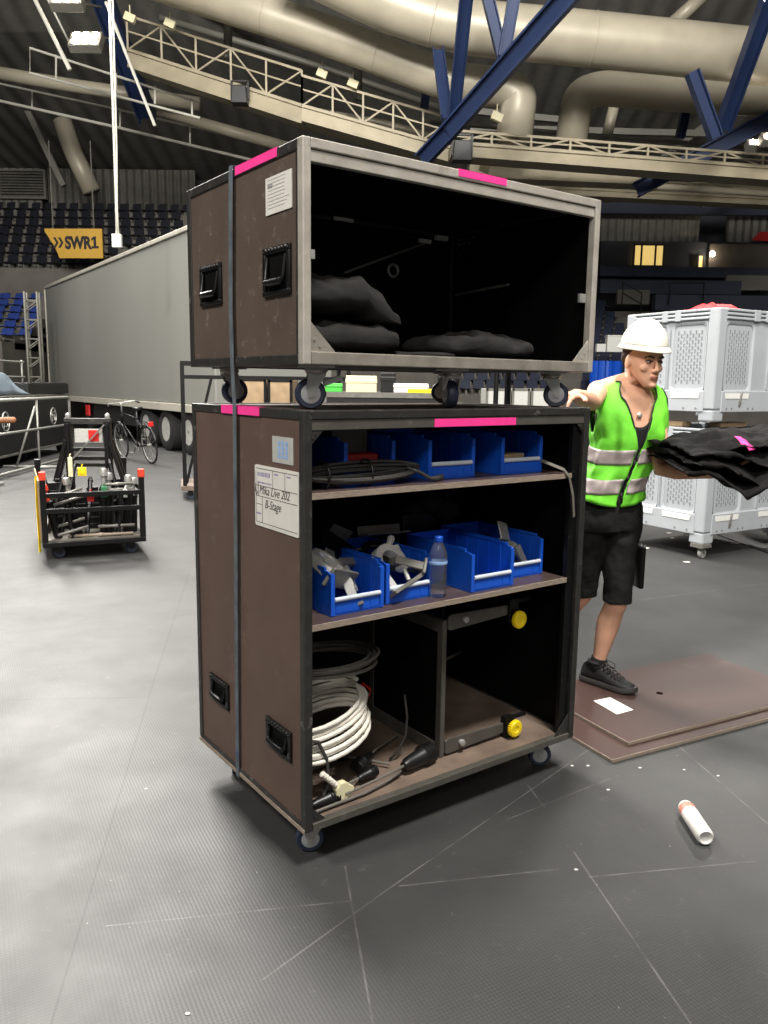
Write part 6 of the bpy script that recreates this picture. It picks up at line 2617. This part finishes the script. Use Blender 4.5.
rail_run('white guard rail with a closed left end at the upper left', [(200, 103), (30, 48), (30, 73), (200, 118)], 28, .04, ((56, 55, 79), (116, 73, 94), (155, 86, 104), (192, 100, 116)))
rail_run('upper white handrail running behind the hanging cable', [(-8, 82), (120, 110), (300, 152)], 35, .045, ((32, 90, 108), (120, 110, 128), (190, 127, 144)))
rail_run('lower white edge rail running from the left edge to the upper case', [(-8, 99), (120, 128), (260, 162)], 35, .06)
rail_run('white slanting bar below the floodlights', [(33, -4), (70, 70)], 24, .06)
rail_run('thin white slanting rod right of the hanging cable', [(106, 2), (130, 64), (155, 126)], 24, .045)
rail_run('thin rods beside the upper floodlight', [(46, -4), (74, 52)], 25, .03, ())
for i, (u0, v0, u1, v1, y, lb) in enumerate(((-6, 40, 64, 186, 40, 'grey roof purlin slanting down at the far left'), (190, 90, 214, 120, 42, 'grey roof purlin behind the white rails'), (460, 110, 560, 120, 38, 'pale far purlin behind the elbow ducts'),
                                             (470, 128, 705, 134, 38, 'lower pale far purlin behind the elbow ducts'), (640, 175, 722, 112, 40, 'far slanting purlin right of the blue beam'), (700, 205, 790, 160, 40, 'far slanting purlin at the right edge'),
                                             (580, 20, 740, -6, 34, 'roof purlin above the biggest duct at the right'), (600, 8, 768, 22, 36, 'long grey roof purlin at the top right'), (545, 4, 640, 26, 36, 'grey roof purlin above the biggest duct'))):
    b = MB()
    a, c = at(u0, v0, y), at(u1, v1, y)
    d = c - a
    s_ = d.cross(Vector((0, 1, 0))).normalized() * .13
    t_ = Vector((0, .12, 0))
    b.loft([[o_ + s_ + t_, o_ - s_ + t_, o_ - s_ - t_, o_ + s_ - t_] for o_ in (a, c)])
    tag(b.build('roof_purlin', 'pipe_grey'), lb, 'purlin', 'roof purlins')

pipe('vent_pipe', 'duct', [(468, 176), (620, 184), (800, 196)], 30, 3, 'long beige pipe under the girders at the right', 'pipe', seam=False)
pipe('vent_pipe', 'pipe_grey', [(430, 122), (600, 136), (800, 152)], 29, 2, 'thin grey pipe above the horizontal catwalk', 'pipe', seam=False)
pipe('vent_pipe', 'duct', [(320, 112), (400, 126), (470, 150)], 29, 3, 'short beige pipe behind the catwalk above the upper case', 'pipe', seam=False)
pipe('vent_pipe', 'pipe_grey', [(-10, 8), (90, 26), (240, 40)], 38, 4, 'grey roof pipe behind the floodlights', 'pipe', seam=False)
pipe('vent_pipe', 'pipe_grey', [(190, 8), (320, 48)], 33, 3, 'grey roof pipe left of the middle duct', 'pipe', seam=False)

# black loudspeakers and small lamps on the catwalks
for u, v, y, s_, lb in ((462, 152, 24, .55, 'black loudspeaker hanging under the horizontal catwalk above the upper case'), (664, 166, 26, .5, 'black loudspeaker hanging under the catwalk, right of the upper case'), (240, 96, 26, .5, 'black lamp bracket under the descending catwalk')):
    p = at(u, v, y)
    rt = empty('loudspeaker', p, 0, lb, 'loudspeaker')
    b = MB()
    b.prism([(-s_ / 2, -s_ * .5), (s_ / 2, -s_ * .5), (s_ * .42, s_ * .5), (-s_ * .42, s_ * .5)], -.2, .2, Matrix(((1, 0, 0, 0), (0, 0, 1, 0), (0, 1, 0, 0), (0, 0, 0, 1))))
    b.build('cabinet', 'black_pl', rt, bevel=.02)
    b = MB()
    for sx in (-1, 1):
        b.box(sx * s_ * .5 - .03, sx * s_ * .5 + .03, -.04, .04, -.1, s_ * .85)
    b.box(-s_ * .5, s_ * .5, -.04, .04, s_ * .8, s_ * .88)
    b.build('bracket', 'black_steel', rt)
for u, v, y, lb in ((170, 24, 26, 'small pale lamp box above the descending catwalk, left one'), (130, 18, 25, 'small pale lamp box at the top of the dark blue beam'), (353, 84, 26, 'small pale lamp box by the right hanger tube'), (322, 74, 26, 'small pale lamp box left of the right hanger tube'), (497, 117, 24, 'small pale lamp box beside the slanting blue beam'), (485, 168, 26, 'pale lamp box hanging under the second girder')):
    p = at(u, v, y)
    b = MB()
    b.box(-.16, .16, -.08, .08, -.11, .11, Matrix.Rotation(.4, 3, 'Y'))
    b.tube([(0, 0, .1), (0, 0, .35)], .02, 6)
    o = b.build('lamp_box', 'cream', bevel=.02)
    o.location = p
    tag(o, lb, 'lamp', 'small lamp boxes under the roof')

# floodlights that are on
def flood(u, v, y, nx, nz, s_, label):
    p = at(u, v, y)
    rt = empty('floodlight', p, 0, label, 'floodlight', 'glowing floodlights under the roof')
    rt.rotation_euler = Euler((R(-35), 0, math.atan2(p.x, -p.y) + PI if False else 0))
    b = MB()
    b.box(-s_ * nx / 2 - .05, s_ * nx / 2 + .05, 0, .25, -s_ * nz / 2 - .05, s_ * nz / 2 + .05)
    b.build('housing', 'pipe_grey', rt, bevel=.02)
    if v < 60:
        b = MB()
        b.tube([(0, .12, s_ * nz / 2), (0, .12 + 1.6, s_ * nz / 2 + 2.3)], .03, 8)
        b.build('hanger', 'pipe_grey', rt)
    for i in range(nx):
        for j in range(nz):
            b = MB()
            b.lathe([(s_ * .42, .0), (s_ * .42, .02), (s_ * .25, .05), (.02, .06)], ((i - (nx - 1) / 2) * s_, 0, (j - (nz - 1) / 2) * s_), (0, -1, 0), 16)
            b.build('lens', 'lamp', rt)


flood(85, 38, 24, 3, 2, .26, 'large glowing floodlight at the upper left')
flood(66, -1, 23, 3, 1, .26, 'glowing floodlight at the top edge, above the large one')
flood(756, 142, 24, 2, 1, .18, 'glowing floodlight at the right edge, inner one')
flood(772, 136, 23.5, 2, 1, .22, 'glowing floodlight at the right edge, outer one')

# hanging motor cable
a, c = at(109, -10, 15), at(117, 240, 15)
hc = empty('hanging_cable', c, 0, 'pair of pale cables hanging from the roof with a white control box at the end', 'cable')
b = MB()
b.tube([a - c, at(113, 110, 15) - c, at(116, 200, 15) - c, Vector((0, 0, .1))], .022, 8)
b.tube([a - c + Vector((.06, 0, 0)), at(115, 150, 15) - c + Vector((.03, 0, 0)), at(117, 205, 15) - c, Vector((.03, 0, .1))], .015, 8)
b.build('cord', 'rail_white', hc, smooth='all')
b = MB()
b.box(-.08, .08, -.05, .05, -.13, .1)
b.box(-.05, .05, -.06, -.05, -.08, .04)
b.build('control_box', 'white_pl', hc, bevel=.015)

# ------------------------------------------------------------------ things behind the cases, seen through the gap
def gap_box(name, u0, v0, u1, v1, y, d, mat, label, cat, group=None, lid=None, ground_it=True):
    a, c = at(u0, v1, y), at(u1, v0, y)
    root = empty(name, ((a.x + c.x) / 2, y + d / 2, 0), 0, label, cat, group)
    w = (c.x - a.x) / 2
    b = MB()
    b.box(-w, w, -d / 2, d / 2, .12, c.z)
    b.build('body', mat, root, bevel=.01)
    b = MB()
    for x in (-w, w - .03):
        for yy in (-d / 2 - .006, d / 2 - .03):
            b.box(x - .005, x + .035, yy, yy + .036, .11, c.z + .006)
    for z in (.11, c.z - .035):
        b.box(-w, w, -d / 2 - .006, -d / 2 + .02, z, z + .04)
        b.box(-w, w, d / 2 - .02, d / 2 + .006, z, z + .04)
    b.build('edge_profile', lid or 'black_steel', root)
    for x in (-w + .1, w - .1):
        for yy in (-d / 2 + .1, d / 2 - .1):
            b = MB()
            b.lathe([(.02, -.018), (.05, -.02), (.05, .02), (.02, .018)], (x, yy, .05), (0, 1, 0), 14)
            b.box(x - .03, x + .03, yy - .03, yy + .03, .085, .12)
            b.build('caster', 'black_steel', root)
    return root


gap_box('transport_crate', 240, 379, 266, 402, 11.8, .7, 'plywood', 'plywood crate with black edges seen through the gap, left one', 'crate', 'plywood crates behind the cases')
gap_box('transport_crate', 268, 380, 292, 402, 11.8, .7, 'plywood', 'plywood crate with black edges behind the gap, right one', 'crate', 'plywood crates behind the cases')
gap_box('white_trunk', 486, 389, 511, 404, 14, .8, 'sticker', 'pale panelled trunk behind the gap, the left of three', 'trunk', 'pale trunks behind the cases', 'panel_grey')
gap_box('white_trunk', 512, 389, 530, 404, 14, .8, 'sticker', 'pale panelled trunk behind the gap, the middle of three', 'trunk', 'pale trunks behind the cases', 'panel_grey')
gap_box('white_trunk', 531, 389, 552, 404, 14, .8, 'sticker', 'pale panelled trunk behind the gap, the right of three', 'trunk', 'pale trunks behind the cases', 'panel_grey')
tb = gap_box('work_table', 322, 394, 446, 408, 6.2, .7, 'case_far', 'long black trunk used as a table behind the gap', 'trunk', None, 'steel_dark')
zt = at(384, 394, 6.2).z + .007
for u, w_, h_, m_, nm, lb, ct_ in ((333, .13, .07, 'green', 'marker_tray', 'small green tray on the black trunk behind the gap', 'tray'), (361, .24, .13, 'cream', 'carton', 'cream carton on the black trunk behind the gap', 'box'), (424, .25, .035, 'yellow', 'spirit_level', 'yellow bar lying on the black trunk behind the gap', 'bar'),
                                  (412, .28, .075, 'white_pl', 'paper_stack', 'white stack behind the yellow bar on the black trunk', 'stack'), (388, .12, .16, 'black_pl', 'tool_bag', 'black bag on the black trunk behind the middle caster', 'bag')):
    p = at(u, 394, 6.25)
    b = MB()
    yy = {'spirit_level': -.04, 'paper_stack': .25, 'tool_bag': .3}.get(nm, .05)
    b.box(-w_ / 2, w_ / 2, 0, .12, 0, h_)
    b.box(-w_ / 2 - .004, w_ / 2 + .004, -.004, .05, h_ * .55, h_ * .8)
    o = b.build(nm, m_, bevel=.006)
    o.location = (p.x, 6.25 + yy, zt)
    tag(o, lb, ct_)
for u, lb in ((496, 'black upright pole behind the gap, the left one'), (507, 'black upright pole behind the gap, the right one')):
    p = at(u, 390, 9.0)
    b = MB()
    b.tube([(p.x, 9, 0.012), (p.x, 9, 1.72)], .028, 10)
    b.lathe([(.055, 0), (.055, .012), (.03, .03)], (p.x, 9, 0), n=20)
    tag(b.build('stand_pole', 'black_steel', smooth=True), lb, 'pole', 'black poles behind the cases')

# ------------------------------------------------------------------ light
w = bpy.data.worlds.new('hall')
scn.world = w
w.use_nodes = True
w.node_tree.nodes['Background'].inputs['Color'].default_value = (1, .97, .92, 1)
w.node_tree.nodes['Background'].inputs['Strength'].default_value = .28


def area(name, loc, target, size, power, col=(1, .965, .91), spread=180):
    l = bpy.data.lights.new(name, 'AREA')
    l.shape = 'DISK'
    l.size = size
    l.energy = power
    l.color = col
    l.spread = R(spread)
    o = bpy.data.objects.new(name, l)
    COL.objects.link(o)
    o.location = loc
    o.rotation_euler = (Vector(target) - Vector(loc)).to_track_quat('-Z', 'Y').to_euler()
    return o


area('arena_light_front', (2.6, -1.2, 13), (.5, 4, 0), 2.2, 1550, spread=140)
area('arena_light_left', (-9, -2, 13), (-4, 9, 0), 2.6, 2100, spread=170)
area('arena_light_over', (1.5, 6.5, 14), (0, 5, 0), 2.0, 600, spread=120)
area('arena_light_back', (-6.5, 17, 11.8), (-2, 5, 0), 3.0, 2000, spread=150)
area('arena_light_corner', (-13, 22, 13), (-3, 7, 0), 2.5, 1600, spread=140)
area('arena_fill_near', (-5.2, 11, 10.6), (-2, 3, 0), 1.8, 1200, spread=150)  # added unseen light, gives the near left floor its sheen
area('arena_light_side', (10, 20, 12), (3, 6, 0), 1.6, 500, spread=140)
area('hall_fill', (0, -11, 14), (0, 24, 14), 10, 3500, spread=84)  # added soft fill behind the camera, brightens roof and far hall
vs = scn.view_settings
scn.display_settings.display_device = 'sRGB'
vs.view_transform = 'Standard'
vs.look = 'None'
vs.exposure = 0.0
vs.gamma = 1
vs.use_curve_mapping = False
